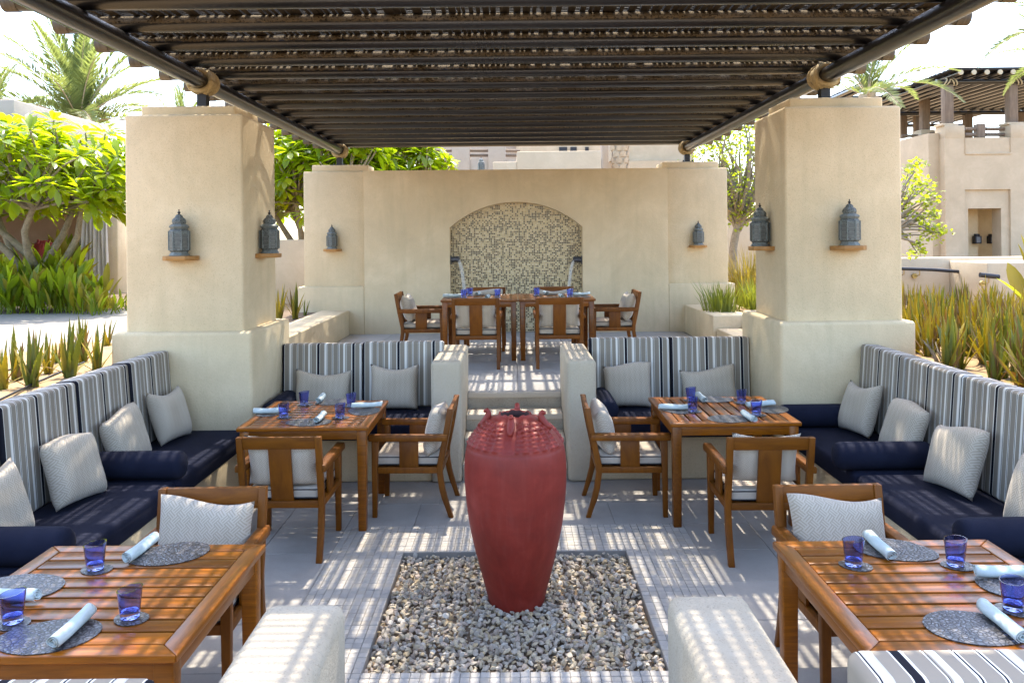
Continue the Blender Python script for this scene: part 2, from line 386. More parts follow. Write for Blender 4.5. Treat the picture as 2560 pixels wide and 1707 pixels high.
# mosaic frame round the pit: 10 rows of small tiles
TP = (PX1 - PX0) / 31
tm = [slab_mesh('floor_tile', TP - .0028, TP - .0028, .006, m, .0015) for m in MOS]
cells = []
for i in range(-10, 41):
    for j in range(-10, 41):
        if 0 <= i < 31 and 0 <= j < 31: continue
        cells.append((PX0 + (i + .5) * TP, PY0 + (j + .5) * TP))
vis = sorted([c for c in cells if c[1] > 3.58 and not (c[1] < 4.4 and abs(c[0]) > .55 + .0 * c[1] and c[1] < 3.9)], key=lambda c: c[1])
part = set(vis[:300]); rest = MB(); rm = []
for c in cells:
    k = rs.choice((0, 0, 1, 1, 2)); dz = rs.uniform(-.0012, .0012)
    if c in part: link('mosaic_tile', tm[k], floor, loc=(c[0], c[1], FZ + dz))
    else:
        me = tm[k]; rest.add([v.co for v in me.vertices], [tuple(p.vertices) for p in me.polygons], k, Matrix.Translation((c[0], c[1], FZ + dz)))
stuff(rest.build('mosaic_tile_field', MOS, floor))
mx0, mx1, my0, my1 = PX0 - 10*TP, PX1 + 10*TP, PY0 - 10*TP, PY1 + 10*TP
_slabs = {}
def slab(parent, cx, cy, sx, sy, z, mat):
    key = (round(sx, 3), round(sy, 3), mat.name)
    if key not in _slabs: _slabs[key] = slab_mesh('slab', sx - .004, sy - .004, .006, mat, .002)
    link('slab', _slabs[key], parent, loc=(cx, cy, z + rs.uniform(-.0008, .0008)))
RW = .46
n = 5; L = (mx1 - mx0) / n; LY = (my1 - my0) / n
for i in range(n):
    slab(floor, mx0 + (i+.5)*L, my1 + RW/2, L, RW, FZ, SLAB); slab(floor, mx0 + (i+.5)*L, my0 - RW/2, L, RW, FZ, SLAB)
    slab(floor, mx0 - RW/2, my0 + (i+.5)*LY, RW, LY, FZ, SLAB); slab(floor, mx1 + RW/2, my0 + (i+.5)*LY, RW, LY, FZ, SLAB)
for sx in (-1, 1):
    for sy in (-1, 1):
        slab(floor, (mx0 - RW/2) if sx < 0 else (mx1 + RW/2), (my0 - RW/2) if sy < 0 else (my1 + RW/2), RW, RW, FZ, SLAB)
ox0, ox1, oy0, oy1 = mx0 - RW, mx1 + RW, my0 - RW, my1 + RW
for k in range(9):
    yy = oy1 - .6 * (k + .5) + .0
    slab(floor, (ox0 - 2.3) / 2, yy, ox0 + 2.3, .6, FZ, SLABR); slab(floor, (ox1 + 2.3) / 2, yy, 2.3 - ox1, .6, FZ, SLABR)
for k in range(8):
    xx = -2.3 + .575 * (k + .5)
    slab(floor, xx, (oy1 + 6.62) / 2, .575, 6.62 - oy1, FZ, SLABR)
for k in range(6): slab(floor, ox0 + (k + .5) * (ox1 - ox0) / 6, oy0 - .35, (ox1 - ox0) / 6, .7, FZ, SLAB)

for k in range(8):
    for j in range(6): slab(floor, -2.8 + .8 * (k - .0), oy0 - .7 - .45 - .9 * j, .8, .9, FZ, SLAB)
# gravel in the pit
def ico(sub):
    bm = bmesh.new(); bmesh.ops.create_icosphere(bm, subdivisions=sub, radius=1); v = np.array([p.co[:] for p in bm.verts]); f = np.array([[p.index for p in t.verts] for t in bm.faces]); bm.free(); return v, f
iv, if_ = ico(2)
rg = np.random.default_rng(5); protos = []
for k in range(12):
    v = iv.copy()
    for _ in range(12):
        d = rg.normal(size=3); d /= np.linalg.norm(d); h = rg.uniform(.42, .8); s_ = v @ d; over = s_ > h; v[over] -= np.outer((s_[over] - h) * .93, d)
    v *= rg.uniform(.7, 1.15, 3) * np.array([1.2, .9, .66]); protos.append(v + rg.normal(size=v.shape) * .018)
allv = []; allf = []; mi = []; base = 0
def put(x, y, z, s_):
    global base
    v = protos[rg.integers(12)] * s_; a = rg.uniform(0, 6.28, 3); Rm = np.array(Euler(a).to_matrix()) if rg.random() < .25 else np.array(Euler(((a[0]-3)*.18, (a[1]-3)*.18, a[2])).to_matrix())
    v = v @ Rm.T + np.array([x, y, z]); allv.append(v); allf.append(if_ + base); base += len(v); mi.extend([int(rg.choice(5, p=[.38, .27, .10, .08, .17]))] * len(if_))
g = .027; nx = int((PX1 - PX0) / g)
for i in range(nx):
    for j in range(nx):
        x = PX0 + .008 + (i + rg.uniform(0, 1)) * (PX1 - PX0 - .016) / nx; y = PY0 + .008 + (j + rg.uniform(0, 1)) * (PY1 - PY0 - .016) / nx
        put(x, y, -.034 + rg.uniform(-.006, .010) + .010 * math.sin(x * 7) * math.cos(y * 6), rg.uniform(.012, .024))
for _ in range(1000): put(rg.uniform(PX0 + .03, PX1 - .03), rg.uniform(PY0 + .03, PY1 - .03), -.016 + rg.uniform(-.006, .010), rg.uniform(.013, .024))
for _ in range(60):
    a = rg.uniform(0, 6.28); put(.0 + .175 * math.cos(a), 4.44 + .175 * math.sin(a), -.006 + rg.uniform(-.01, .012), rg.uniform(.015, .024))
me = bpy.data.meshes.new('gravel'); me.from_pydata(np.concatenate(allv).tolist(), [], np.concatenate(allf).tolist())
for m in GRAV: me.materials.append(m)
me.polygons.foreach_set('material_index', mi); me.update()
me.polygons.foreach_set('use_smooth', [True] * len(me.polygons)); me.set_sharp_from_angle(angle=R(26))
go = stuff(link('gravel', me)); go['label'] = 'loose cream and grey pebbles filling the square pit around the urn'; go['category'] = 'gravel'
box('pit_bed', SOIL, PX0 + .002, PX1 - .002, PY0 + .002, PY1 - .002, -.118, -.045, floor)

# upper terrace and stairs
UZ = .56
uf = struct(MB().box(-2.52, 2.6, 7.47, 12.3, .2, UZ - .006).build('terrace_floor', GROUT))
nx_, ny_ = 8, 8
for i in range(nx_):
    for j in range(ny_):
        sx, sy = 5.0 / nx_, 4.62 / ny_
        slab(uf, -2.47 + (i + .5) * sx, 7.478 + (j + .5) * sy, sx, sy, UZ - .006, SLABU)
st = empty('stairs', (0, 6.6, 0), 'four pale stone steps with pebble risers between two low walls', 'stairs')
SY = [6.60, 6.885, 7.165, 7.445]
for k in range(4):
    z1_ = .14 * (k + 1); yb = SY[k + 1] if k < 3 else 7.468
    MB().box(-.435, .43, SY[k] + .012 - 6.6, 7.469 - 6.6, z1_ - .14, z1_ - .05).build('riser', PEBBLE, st)
    MB().box(-.435, .43, SY[k] - 6.6, yb + .03 - 6.6, z1_ - .049, z1_ - (.001 if k == 3 else 0)).build('tread', TREAD, st, bevel=.006, seg=2)

def walled(name, label, cat, parts, group=None):
    c0 = parts[0][2]; o = empty(name, ((c0[0]+c0[1])/2, c0[2], 0), label, cat, group)
    for pn, m, c, bv in parts:
        b_ = MB().box(c[0]-o.location.x, c[1]-o.location.x, c[2]-o.location.y, c[3]-o.location.y, c[4], c[5]).build(pn, m, o, bevel=bv, seg=3)
    return o
def wall1(name, label, cat, mat, c, bv=.02, group=None):
    o = MB().box(c[0], c[1], c[2], c[3], c[4], c[5]).build(name, mat, bevel=bv, seg=3); return tag(o, label, cat, group)

walled('pillar', 'square sand plaster pillar left of the steps, palm and plumeria behind it', 'pillar',
       [('plinth', PL, (-3.215, -2.09, 6.37, 7.46, 0, 1.27), .03), ('shaft', PL, (-3.13, -2.178, 6.455, 7.34, 1.24, 3.02), .022), ('cap', PL, (-3.06, -2.285, 6.6, 7.2, 3.0, 3.11), .015)])
walled('pillar', 'square sand plaster pillar right of the steps, beside the yellowed aloe bed', 'pillar',
       [('plinth', PL, (2.12, 3.205, 6.37, 7.46, 0, 1.305), .03), ('shaft', PL, (2.197, 3.14, 6.455, 7.275, 1.28, 3.035), .022), ('cap', PL, (2.29, 3.06, 6.6, 7.15, 3.0, 3.13), .015)])
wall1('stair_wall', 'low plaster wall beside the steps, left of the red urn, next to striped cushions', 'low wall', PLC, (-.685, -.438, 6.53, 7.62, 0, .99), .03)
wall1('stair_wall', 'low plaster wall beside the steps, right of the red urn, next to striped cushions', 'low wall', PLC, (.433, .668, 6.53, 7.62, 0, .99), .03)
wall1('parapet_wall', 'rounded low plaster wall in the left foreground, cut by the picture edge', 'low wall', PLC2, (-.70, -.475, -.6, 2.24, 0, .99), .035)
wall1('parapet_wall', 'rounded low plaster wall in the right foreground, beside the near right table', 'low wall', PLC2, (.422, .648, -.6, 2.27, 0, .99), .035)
# planters either side of the terrace
wall1('planter_wall', 'plaster planter ledge running from the left pillar to the fountain wall', 'planter', PL, (-2.91, -2.49, 7.462, 12.098, .2, .93), .02)
wall1('planter_wall', 'plaster planter block in front of the fountain wall at right', 'planter', PL, (2.575, 3.35, 10.37, 12.098, .2, .965), .02)
wall1('planter_wall', 'low plaster kerb between right pillar and planter block', 'planter', PL, (2.62, 2.97, 7.462, 10.365, .2, .80), .02)
tag(MB().box(-3.6, -2.912, 7.47, 12.4, .6, .90).build('planter_soil', SOIL), 'dark soil in the left planter below the agave', 'soil')
tag(MB().box(2.98, 3.9, 7.47, 10.36, .6, .90).build('planter_soil', SOIL), 'dark soil in the right planter under the grassy clumps', 'soil')

# fountain wall with arched niche
FW = empty('fountain_wall', (.04, 12.1, UZ), 'wide sand plaster wall with arched mosaic niche closing the terrace', 'wall')
AX0, AX1, AZ, AT = -.961, 1.048, 2.155, 2.538
ac = (AX0 + AX1) / 2; hw = (AX1 - AX0) / 2; sg = AT - AZ; AR = (hw*hw + sg*sg) / (2*sg)
arc = []
for k in range(33):
    t = math.asin(hw / AR) * (1 - 2 * k / 32); arc.append((ac + AR * math.sin(t), AT - AR + AR * math.cos(t)))
def wl(p): return (p[0] - .04, p[1] - UZ)
out = [(-2.26, .5), (AX0, .5)] + arc[::-1] + [(AX1, .5), (2.345, .5), (2.345, 3.03), (-2.26, 3.03)]
MB().prism([wl(p) for p in out], 0, .2, 'y').build('wall_face', PL, FW)
MB().box(-2.26 - .04, 2.345 - .04, .2, .5, .5 - UZ, 3.03 - UZ).build('wall_back', PL, FW)
for a, b_ in ((-3.18, -2.262), (2.347, 3.26)):
    MB().box(a - .04, b_ - .04, .055, .5, 1.27 - UZ, 3.028 - UZ).build('pier', PL, FW, bevel=.015, seg=3)
    MB().box((a - .09 if a < 0 else a) - .04, (b_ if a < 0 else b_ + .09) - .04, .0, .52, .2 - UZ, 1.28 - UZ).build('pier_base', PL, FW, bevel=.015, seg=3)
    MB().box((a + .12 if a < 0 else a - .06) - .04, (b_ + .06 if a < 0 else b_ - .12) - .04, .1, .62, 3.02 - UZ, 3.13 - UZ).build('pier_cap', PL, FW, bevel=.012, seg=2)
TPM = .0252; tb = MB(); rt = random.Random(11)
nxt = int((AX1 - AX0) / TPM)
for i in range(nxt):
    for j in range(80):
        x = AX0 + (i + .5) * (AX1 - AX0) / nxt; z = UZ + .003 + (j + .5) * TPM
        lim = AZ if abs(x - ac) > hw else AT - AR + math.sqrt(AR*AR - (x - ac)**2)
        if z > lim - TPM * .4: continue
        k = rt.choices(range(6), (25, 11, 14, 17, 31, 2.0))[0]; h = TPM/2 - .0021; d = .196 + rt.uniform(-.0006, .0006)
        a, c = x - .04, z - UZ; e = .0012; tl = rt.uniform(-.0009, .0009)
        tb.add([(a-h, .2, c-h), (a+h, .2, c-h), (a+h, .2, c+h), (a-h, .2, c+h), (a-h+e, d+tl, c-h+e), (a+h-e, d-tl, c-h+e), (a+h-e, d-tl, c+h-e), (a-h+e, d+tl, c+h-e)],
               [(4,5,6,7),(0,1,5,4),(1,2,6,5),(2,3,7,6),(3,0,4,7)], k)
ob = stuff(tb.build('mosaic_tiles', TILE, FW))
MB().box(AX0 - .04, AX1 - .04, .1985, .1995, 0, AT - UZ).build('grout_bed', GROUTW, FW)
# spouts
for sx, x, lab in ((1, AX0 + .004, 'dark metal water spout on the left jamb of the niche'), (-1, AX1 - .004, 'dark metal water spout on the right jamb of the niche')):
    z = at_y(1135 if sx > 0 else 1445, 650, 12.2).z
    e = empty('water_spout', (x, 12.2, z), lab, 'spout', 'fountain spouts')
    MB().box(0, sx*.012, -.06, .06, -.065, .065).build('back_plate', PEWTER, e, bevel=.004)
    MB().tube([(sx*.01, 0, 0), (sx*.06, 0, .012), (sx*.10, 0, .006), (sx*.125, 0, -.012)], [.045, .042, .038, .032], 12).tube([(sx*.07, 0, .03), (sx*.12, 0, .04), (sx*.135, 0, .02)], [.02, .018, .008], 8).build('spout_head', PEWTER, e, smooth=60)
    pts = [(sx*(.115 + .12*t), 0, -.01 - .78*t*t) for t in [k/14 for k in range(15)]]
    s_ = MB()
    for off in (-.016, 0, .017): s_.tube([(p[0] + off*.9, off, p[2]) for p in pts], [.014 - .0002*i for i in range(15)], 8)
    s_.build('water_stream', WATER, e, smooth=60)

# bench masonry
def bench(label, c, bv=.015): return tag(MB().box(*c).build('bench_base', PL, bevel=bv, seg=2), label, 'bench')
bench('plaster bench base under the navy seats along the left side', (-2.96, -2.16, 1.3, 6.368, 0, .355))
bench('plaster bench base under the navy seats along the right side', (2.17, 2.96, 1.3, 6.368, 0, .355))
bench('plaster bench base behind the far left table, beside the steps', (-2.088, -.687, 6.585, 7.3, 0, .355))
bench('plaster bench base behind the far right table, beside the steps', (.67, 2.118, 6.585, 7.3, 0, .355))
bench('plaster bench base in the left foreground below striped cushions', (-2.155, -.702, 1.15, 2.30, 0, .355))
bench('plaster bench base in the right foreground below striped cushions', (.65, 2.165, 1.15, 2.30, 0, .355))
wall1('bench_back_wall', 'low plaster wall behind the striped cushions left of the steps', 'low wall', PL, (-2.088, -.69, 7.305, 7.455, 0, .93), .01)
wall1('bench_back_wall', 'low plaster wall behind the striped cushions right of the steps', 'low wall', PL, (.672, 2.118, 7.305, 7.455, 0, .93), .01)
wall1('retaining_wall', 'plaster retaining wall between left bench and aloe bed', 'low wall', PL, (-3.02, -2.962, 1.0, 6.368, 0, .985), .008)
wall1('retaining_wall', 'plaster retaining wall between right bench and aloe bed', 'low wall', PL, (2.962, 3.02, 1.0, 6.368, 0, .985), .008)
# planting beds and path
def grid_sheet(name, mat, x0, x1, y0, y1, z, amp, n=40, seed=1):
    r_ = random.Random(seed); vs = []; fs = []; ph = [r_.uniform(0, 6) for _ in range(6)]
    for j in range(n+1):
        for i in range(n+1):
            x = x0 + (x1-x0)*i/n; y = y0 + (y1-y0)*j/n
            h = amp * (math.sin(x*3.1+ph[0]) * math.cos(y*2.7+ph[1]) + .5*math.sin(x*9+ph[2]+y*3) * math.cos(y*7+ph[3]) + r_.uniform(-.35, .35))
            e = min(i, n-i, j, n-j); vs.append((x, y, z + h if e else GZ - .05))
    for j in range(n):
        for i in range(n):
            a = j*(n+1)+i; fs.append((a, a+1, a+n+2, a+n+1))
    return struct(MB().add(vs, fs).build(name, mat, smooth=80))
grid_sheet('sand_bed', SAND, -4.6, -3.02, 1.0, 8.2, .985, .018, 60, 1)
grid_sheet('soil_bed', SAND, 3.02, 6.2, 1.0, 11.5, .985, .018, 60, 2)
struct(MB().add([(-14, 4.5, GZ+.012), (-4.3, 7.0, GZ+.012), (-4.0, 9.0, GZ+.012), (-5.4, 13.6, GZ+.012), (-7.0, 12.5, GZ+.012), (-16, 12.1, GZ+.012)], [(0,1,2,3,4,5)]).build('path', PATHM))
struct(MB().add([(-16, 12.15, GZ+.008), (-7.0, 12.55, GZ+.008), (-5.5, 13.65, GZ+.008), (-6.5, 18, GZ+.008), (-16, 18, GZ+.008)], [(0,1,2,3,4)]).build('planting_soil', SOIL))
for k, (pts, lab) in enumerate((([(-3.35, 4.2), (-3.25, 5.0), (-3.4, 5.7), (-3.55, 6.6)], 'thin black irrigation pipe lying on the sand of the left bed'), ([(-3.9, 4.0), (-3.75, 5.2), (-3.95, 6.2), (-3.9, 7.4)], 'second black irrigation pipe farther back in the left sand bed'))):
    tag(MB().tube([(x, y, 1.005) for x, y in pts], .009, 8).build('irrigation_pipe', BLACK, smooth=60), lab, 'pipe')

# ================================================================== pergola
PG = empty('pergola', (0, 6.9, 3.1), 'dark lacquered pole pergola with bamboo lath roof over the whole seating area', 'pergola')
def pgo(b_, name, mat, **k):
    b_.v = [(x, y - 6.9, z - 3.1) for x, y, z in b_.v]; return b_.build(name, mat, PG, **k)
BZ = 3.365
for x, e in ((-2.67, 12.62), (2.70, 12.62)):
    pgo(MB().tube([(x, 2.4, BZ), (x, e, BZ)], .07, 24), 'side_beam', POLEB, smooth=50)
PR, PZ = .056, 3.492
pm = MB().tube([(-3.06, 0, 0), (3.06, 0, 0)], PR, 20).mesh('pole', POLE, 50)
pe = MB().tube([(-.045, 0, 0), (.045, 0, 0)], PR + .003, 20).mesh('pole_end', POLE_END, 50)
rp = random.Random(4)
for k in range(-4, 15):
    y = 4.98 + .545 * k
    o = link('cross_pole', pm, PG, loc=(rp.uniform(-.01, .01), y - 6.9, PZ - 3.1), rot=(rp.uniform(-.15, .15), 0, rp.uniform(-.0012, .0012)))
    for x in (-3.10, 3.10): link('end_cap', pe, o, loc=(x, 0, 0))
lb = MB(); x = -3.06
while x < 3.06:
    wd = rp.uniform(.026, .05); gap = rp.choice((.003, .004, .006, .009, .014, .020, .030, .044))
    y = 2.66 + rp.uniform(0, .1)
    while y < 12.7:
        L_ = rp.uniform(.5, 1.6); jx = rp.uniform(-.007, .007); y2 = min(y + L_, 12.78); t = rp.uniform(0, .006)
        if rp.random() > .05:
            lb.box(x + jx, x + jx + wd * rp.uniform(.8, 1.08), y, y2 - .004, PZ + PR + t, PZ + PR + t + .016)
        y = y2
    x += wd + gap
stuff(pgo(lb, 'lath_layer', LATH))
rb_ = MB(); y = 2.7
while y < 12.75:
    z_ = PZ + PR + .031; x = -3.05
    for L_ in (2.1, 2.0, 2.02):
        rb_.tube([(x, y + rp.uniform(-.006, .006), z_), (x + L_, y + rp.uniform(-.006, .006), z_)], rp.uniform(.0068, .0082), 5); x += L_
    y += rp.uniform(.033, .040)
stuff(pgo(rb_, 'added_shade_rods', LATH))  # unseen rods added over the laths to close sky slits and soften dapples
def rope_wrap(cx, cy, axis_r=.07, n=5, name='rope_lashing'):
    b_ = MB()
    for k in range(n):
        ya = cy + (k - (n-1)/2) * .036 + rp.uniform(-.006, .006); tl = rp.uniform(-.05, .05)
        b_.tube([(cx + (axis_r + .016) * math.cos(t), ya + tl * math.sin(t) * .6 + .015 * math.cos(t * 2 + k), BZ + (axis_r + .016) * math.sin(t)) for t in [2*math.pi*i/24 for i in range(25)]], .022, 8, cap=False)
    for s_ in (-1, 1):
        b_.tube([(cx + (axis_r + .028) * math.cos(t), cy + s_ * .085 * math.cos(t), BZ + (axis_r + .032) * math.sin(t)) for t in [2*math.pi*i/24 for i in range(25)]], .021, 8, cap=False)
    pgo(b_, name, ROPE, smooth=70)
for cx, cy, z0 in ((-2.67, 6.92, 3.11), (2.70, 6.92, 3.13), (-2.67, 12.38, 3.13), (2.70, 12.38, 3.13)):
    pgo(MB().box(cx - .04, cx + .04, cy - .04, cy + .04, z0, BZ - .05).box(cx - .09, cx + .09, cy - .09, cy + .09, z0, z0 + .012), 'steel_post', STEEL)
    for s_ in (-1, 1):
        pgo(MB().tube([(cx + s_*.07, cy - .07, z0), (cx + s_*.07, cy - .07, z0 + .035)], .012, 8), 'anchor_bolt', STEEL)
    rope_wrap(cx, cy)
# ================================================================== urn
prof = [(.125, -.07), (.14, -.05), (.150, -.02), (.172, .07), (.199, .169), (.232, .30), (.256, .41), (.272, .53), (.281, .64), (.283, .72), (.280, .79), (.272, .845), (.262, .868), (.254, .885), (.22, .93), (.182, .965), (.145, .99), (.115, 1.005), (.096, 1.018), (.088, 1.027), (.080, 1.024), (.078, 1.0), (.10, .95), (.16, .85), (.16, .4)]
pr = []
for i in range(len(prof) - 1):
    (r0, z0), (r1, z1) = prof[i], prof[i+1]; n = max(2, int(math.hypot(r1-r0, z1-z0) / .0055)) if 11 <= i < 18 else 5
    for k in range(n):
        t = k / n; pr.append((r0 + (r1-r0)*t, z0 + (z1-z0)*t))
pr.append(prof[-1])
# smooth the profile a little
for _ in range(2): pr = [pr[0]] + [((pr[i-1][0]+2*pr[i][0]+pr[i+1][0])/4, (pr[i-1][1]+2*pr[i][1]+pr[i+1][1])/4) for i in range(1, len(pr)-1)] + [pr[-1]]
top_i = max(range(len(pr)), key=lambda i: pr[i][1])
ARCN = 224; s_ = 0; vs = []; fs = []; HORN = [R(a) for a in (262, 345, 85, 172)]
for i, (r, z) in enumerate(pr):
    if i: s_ += math.hypot(r - pr[i-1][0], z - pr[i-1][1])
    shoulder = (.868 < z < .998) and i < top_i
    for k in range(ARCN):
        th = 2*math.pi*k/ARCN; rr = r
        if shoulder:
            hd = min(abs((th - h + math.pi) % (2*math.pi) - math.pi) for h in HORN)
            row = (z - .868) / .130 * 7.0; a = math.sin(math.pi * (row % 1)); c = math.sin(math.pi * ((th * 30 / (2*math.pi)) % 1))
            f = max(0, a * c) ** .7 if hd > .22 - .1 * (1 - (z-.868)/.13) else 0
            rr += .014 * f; z_ = z + .004 * f
        else:
            z_ = z
            if z > .86 and i < top_i and z < .872: rr += .003
        if i > top_i - 3 and z > 1.01: z_ += .004 * math.sin(th * 5) + .003 * math.sin(th * 11 + 1)
        vs.append((rr * math.cos(th), rr * math.sin(th), z_))
for i in range(len(pr) - 1):
    for k in range(ARCN):
        k2 = (k+1) % ARCN; fs.append((i*ARCN+k, i*ARCN+k2, (i+1)*ARCN+k2, (i+1)*ARCN+k))
fs += [tuple(range(ARCN))[::-1], tuple(range((len(pr)-1)*ARCN, len(pr)*ARCN))]
ue = empty('urn', (.0, 4.44, 0), 'tall dark red clay urn with knobbed shoulder and four horns, standing in gravel', 'urn')
um_ = MB().add(vs, fs); um_.m = [1 if (k // ARCN) > top_i + 3 and k < (len(pr)-1)*ARCN else 0 for k in range(len(fs))]; um_.build('body', [URN, URN_SHADE], ue, smooth=75)
for h in HORN:
    d = Vector((math.cos(h), math.sin(h), 0)); b_ = MB()
    P = lambda r, z: d * r + Vector((0, 0, z))
    b_.tube([P(.205, .948), P(.182, .965), P(.160, .990), P(.150, 1.012), P(.150, 1.030), P(.158, 1.040), P(.168, 1.036), P(.171, 1.028)], [.012, .019, .022, .019, .015, .014, .011, .006], 14)
    b_.build('horn', URN, ue, smooth=80)

# ================================================================== lanterns on shelves
def make_lantern():
    e = empty('lantern', (0,0,0), '', 'lantern', 'metal filigree lanterns on wooden shelves')
    MB().lathe([(.079, 0), (.080, .008), (.072, .016), (.066, .024), (.066, .032)], 8, off=.5).build('base', LANTP, e, bevel=.002, seg=1)
    MB().lathe([(.066, .032), (.079, .046), (.079, .196), (.066, .212)], 8, off=.5).build('body', LANT, e)
    for k in range(8):
        a0 = 2*math.pi*(k+.5)/8; p = (.0805*math.cos(a0), .0805*math.sin(a0))
        MB().tube([(p[0], p[1], .044), (p[0], p[1], .198)], .0042, 6).build('corner_rib', LANTP, e)
        a1 = 2*math.pi*k/8; n_ = Vector((math.cos(a1), math.sin(a1), 0)); t_ = Vector((-n_.y, n_.x, 0)); rr = .079*math.cos(math.pi/8) + .0012
        w_ = .019; pts = [n_*rr + t_*x + Vector((0,0,z)) for x, z in ((-w_, .055), (w_, .055), (w_, .150), (w_*.7, .168), (0, .182), (-w_*.7, .168), (-w_, .150))]
        MB().add([tuple(q) for q in pts], [tuple(range(7))]).build('glass_panel', LANTG, e)
        b_ = MB()
        for z in (.075, .108, .141): b_.add([tuple(n_*(rr+.001) + t_*x + Vector((0,0,z+dz))) for x, dz in ((-w_, -.0015), (w_, -.0015), (w_, .0015), (-w_, .0015))], [(0,1,2,3)])
        b_.build('lattice_bar', LANTP, e)
    MB().lathe([(.064, .212), (.075, .228), (.077, .234), (.070, .242), (.058, .250), (.050, .254)], 8, off=.5).build('collar', LANTP, e)
    dp = [(.048, .252), (.053, .265), (.054, .277), (.050, .290), (.040, .300), (.031, .306), (.029, .312), (.026, .320), (.018, .328), (.009, .333)]
    vs, fs = [], []; N = 48
    for r, z in dp:
        for k in range(N):
            t = 2*math.pi*k/N; vs.append((r*(1 - .09*abs(math.sin(4*t))**.0 * (1-abs(math.sin(4*t)))) * math.cos(t), r*(1 - .09*(1-abs(math.sin(4*t)))) * math.sin(t), z))
    for i in range(len(dp)-1):
        for k in range(N): fs.append((i*N+k, i*N+(k+1)%N, (i+1)*N+(k+1)%N, (i+1)*N+k))
    MB().add(vs, fs).build('dome', LANT, e, smooth=60)
    MB().lathe([(.006, .331), (.007, .336), (.012, .343), (.011, .348), (.005, .353), (.003, .358), (.005, .362), (.005, .366), (.001, .371)], 12).build('finial', BLACK, e, smooth=60)
    return e
lan0 = make_lantern()
def shelf_mesh():
    p = [(-.128, 0), (.128, 0), (.128, -.10), (.075, -.165), (-.075, -.165), (-.128, -.10)]
    return MB().prism(p, -.036, 0, 'z').mesh('shelf', W_SHELF)
shm = shelf_mesh(); first = True
def lantern_at(x, y, z, rz, where):
    global first
    s_ = tag(link('wall_shelf', shm, bevel=.003, loc=(x, y, z), rot=(0, 0, rz)), 'small wooden shelf %s' % where, 'shelf', 'lantern shelves')
    d = Vector((math.sin(rz), -math.cos(rz), 0)) * .084; loc = (x + d.x, y + d.y, z + .0005); lab = 'pierced grey metal lantern %s' % where
    if first: lan0.location = loc; lan0.rotation_euler = (0, 0, rz + .2); lan0['label'] = lab; first = False
    else: dup(lan0, loc, rz + random.uniform(-.3, .3), lab)
zL = at_y(442, 640, 6.37).z; zR = at_y(2126, 614, 6.37).z
lantern_at(-2.66, 6.456, zL, 0, 'on the front face of the left pillar')
lantern_at(-2.179, 6.88, zL + .005, R(90), 'on the side of the left pillar facing the steps')
lantern_at(2.68, 6.456, zR, 0, 'on the front face of the right pillar')
lantern_at(2.198, 6.85, zR - .005, R(-90), 'on the side of the right pillar facing the steps')
lantern_at(-2.735, 12.156, 1.855, 0, 'on the left end of the fountain wall')
lantern_at(at_y(1745, 612, 12.1).x, 12.156, 1.86, 0, 'on the right end of the fountain wall')

# ================================================================== tables
def make_table():
    e = empty('table', (0,0,0), '', 'table'); T, H_, bw = .45, .72, .068; th = .028
    for k in range(4):
        p = [(-T, -T), (T, -T), (T - bw, -T + bw), (-T + bw, -T + bw)]; M = Matrix.Rotation(k * math.pi/2, 4, 'Z')
        MB().prism([(x + (.0007 if x < 0 else -.0007), y) for x, y in p], H_ - th, H_, 'z').build('border_board', W_TABLE, e, bevel=.005, seg=3, rot=(0, 0, k * math.pi/2))
    inner = 2 * (T - bw); n = 9; pit = inner / n
    sm_ = MB().box(-inner/2 + .001, inner/2 - .001, -pit/2 + .0065, pit/2 - .0065, H_ - .022, H_ - .001).mesh('slat', W_TABLE)
    for i in range(n): link('slat', sm_, e, bevel=.003, loc=(0, -inner/2 + (i + .5) * pit, 0))
    for k in range(4):
        MB().box(-T + .075, T - .075, -T + .022, -T + .046, H_ - th - .062, H_ - th).build('apron', W_TABLE, e, bevel=.002, rot=(0, 0, k * math.pi/2))
        a, c = ((-1,-1), (1,-1), (1,1), (-1,1))[k]; x, y = a * (T - .049), c * (T - .049)
        MB().hexa([(x-.027,y-.027,0),(x+.027,y-.027,0),(x+.027,y+.027,0),(x-.027,y+.027,0),(x-.032,y-.032,H_-th),(x+.032,y-.032,H_-th),(x+.032,y+.032,H_-th),(x-.032,y+.032,H_-th)]).build('leg', W_TABLE, e, bevel=.004)
    MB().box(-T + .05, T - .05, -.03, .03, H_ - .045, H_ - .024).build('support_batten', W_TABLE, e, rot=(0, 0, math.pi/2))
    return e
tab = make_table()
TB = dict(nl=((-1.505, 2.925, 0), 0, 'slatted teak table in the left foreground, laid with blue glasses'), nr=((1.522, 2.90, 0), 0, 'slatted teak table in the right foreground, laid with blue glasses'),
          ml=((-1.453, 5.905, 0), 0, 'slatted teak table left of the steps, behind the chair with its back turned'), mr=((1.513, 5.92, 0), R(90), 'slatted teak table right of the steps, slats running away from view'),
          ul=((-.405, 9.765, UZ), 0, 'left one of the two joined teak tables on the upper terrace'), ur=((.505, 9.765, UZ), 0, 'right one of the two joined teak tables on the upper terrace'))
for i, (k, (loc, rz, lab)) in enumerate(TB.items()):
    o = tab if i == 0 else dup(tab, loc, rz, lab)
    o.location = loc; o.rotation_euler = (0, 0, rz); o['label'] = lab; o['group'] = 'slatted teak tables'

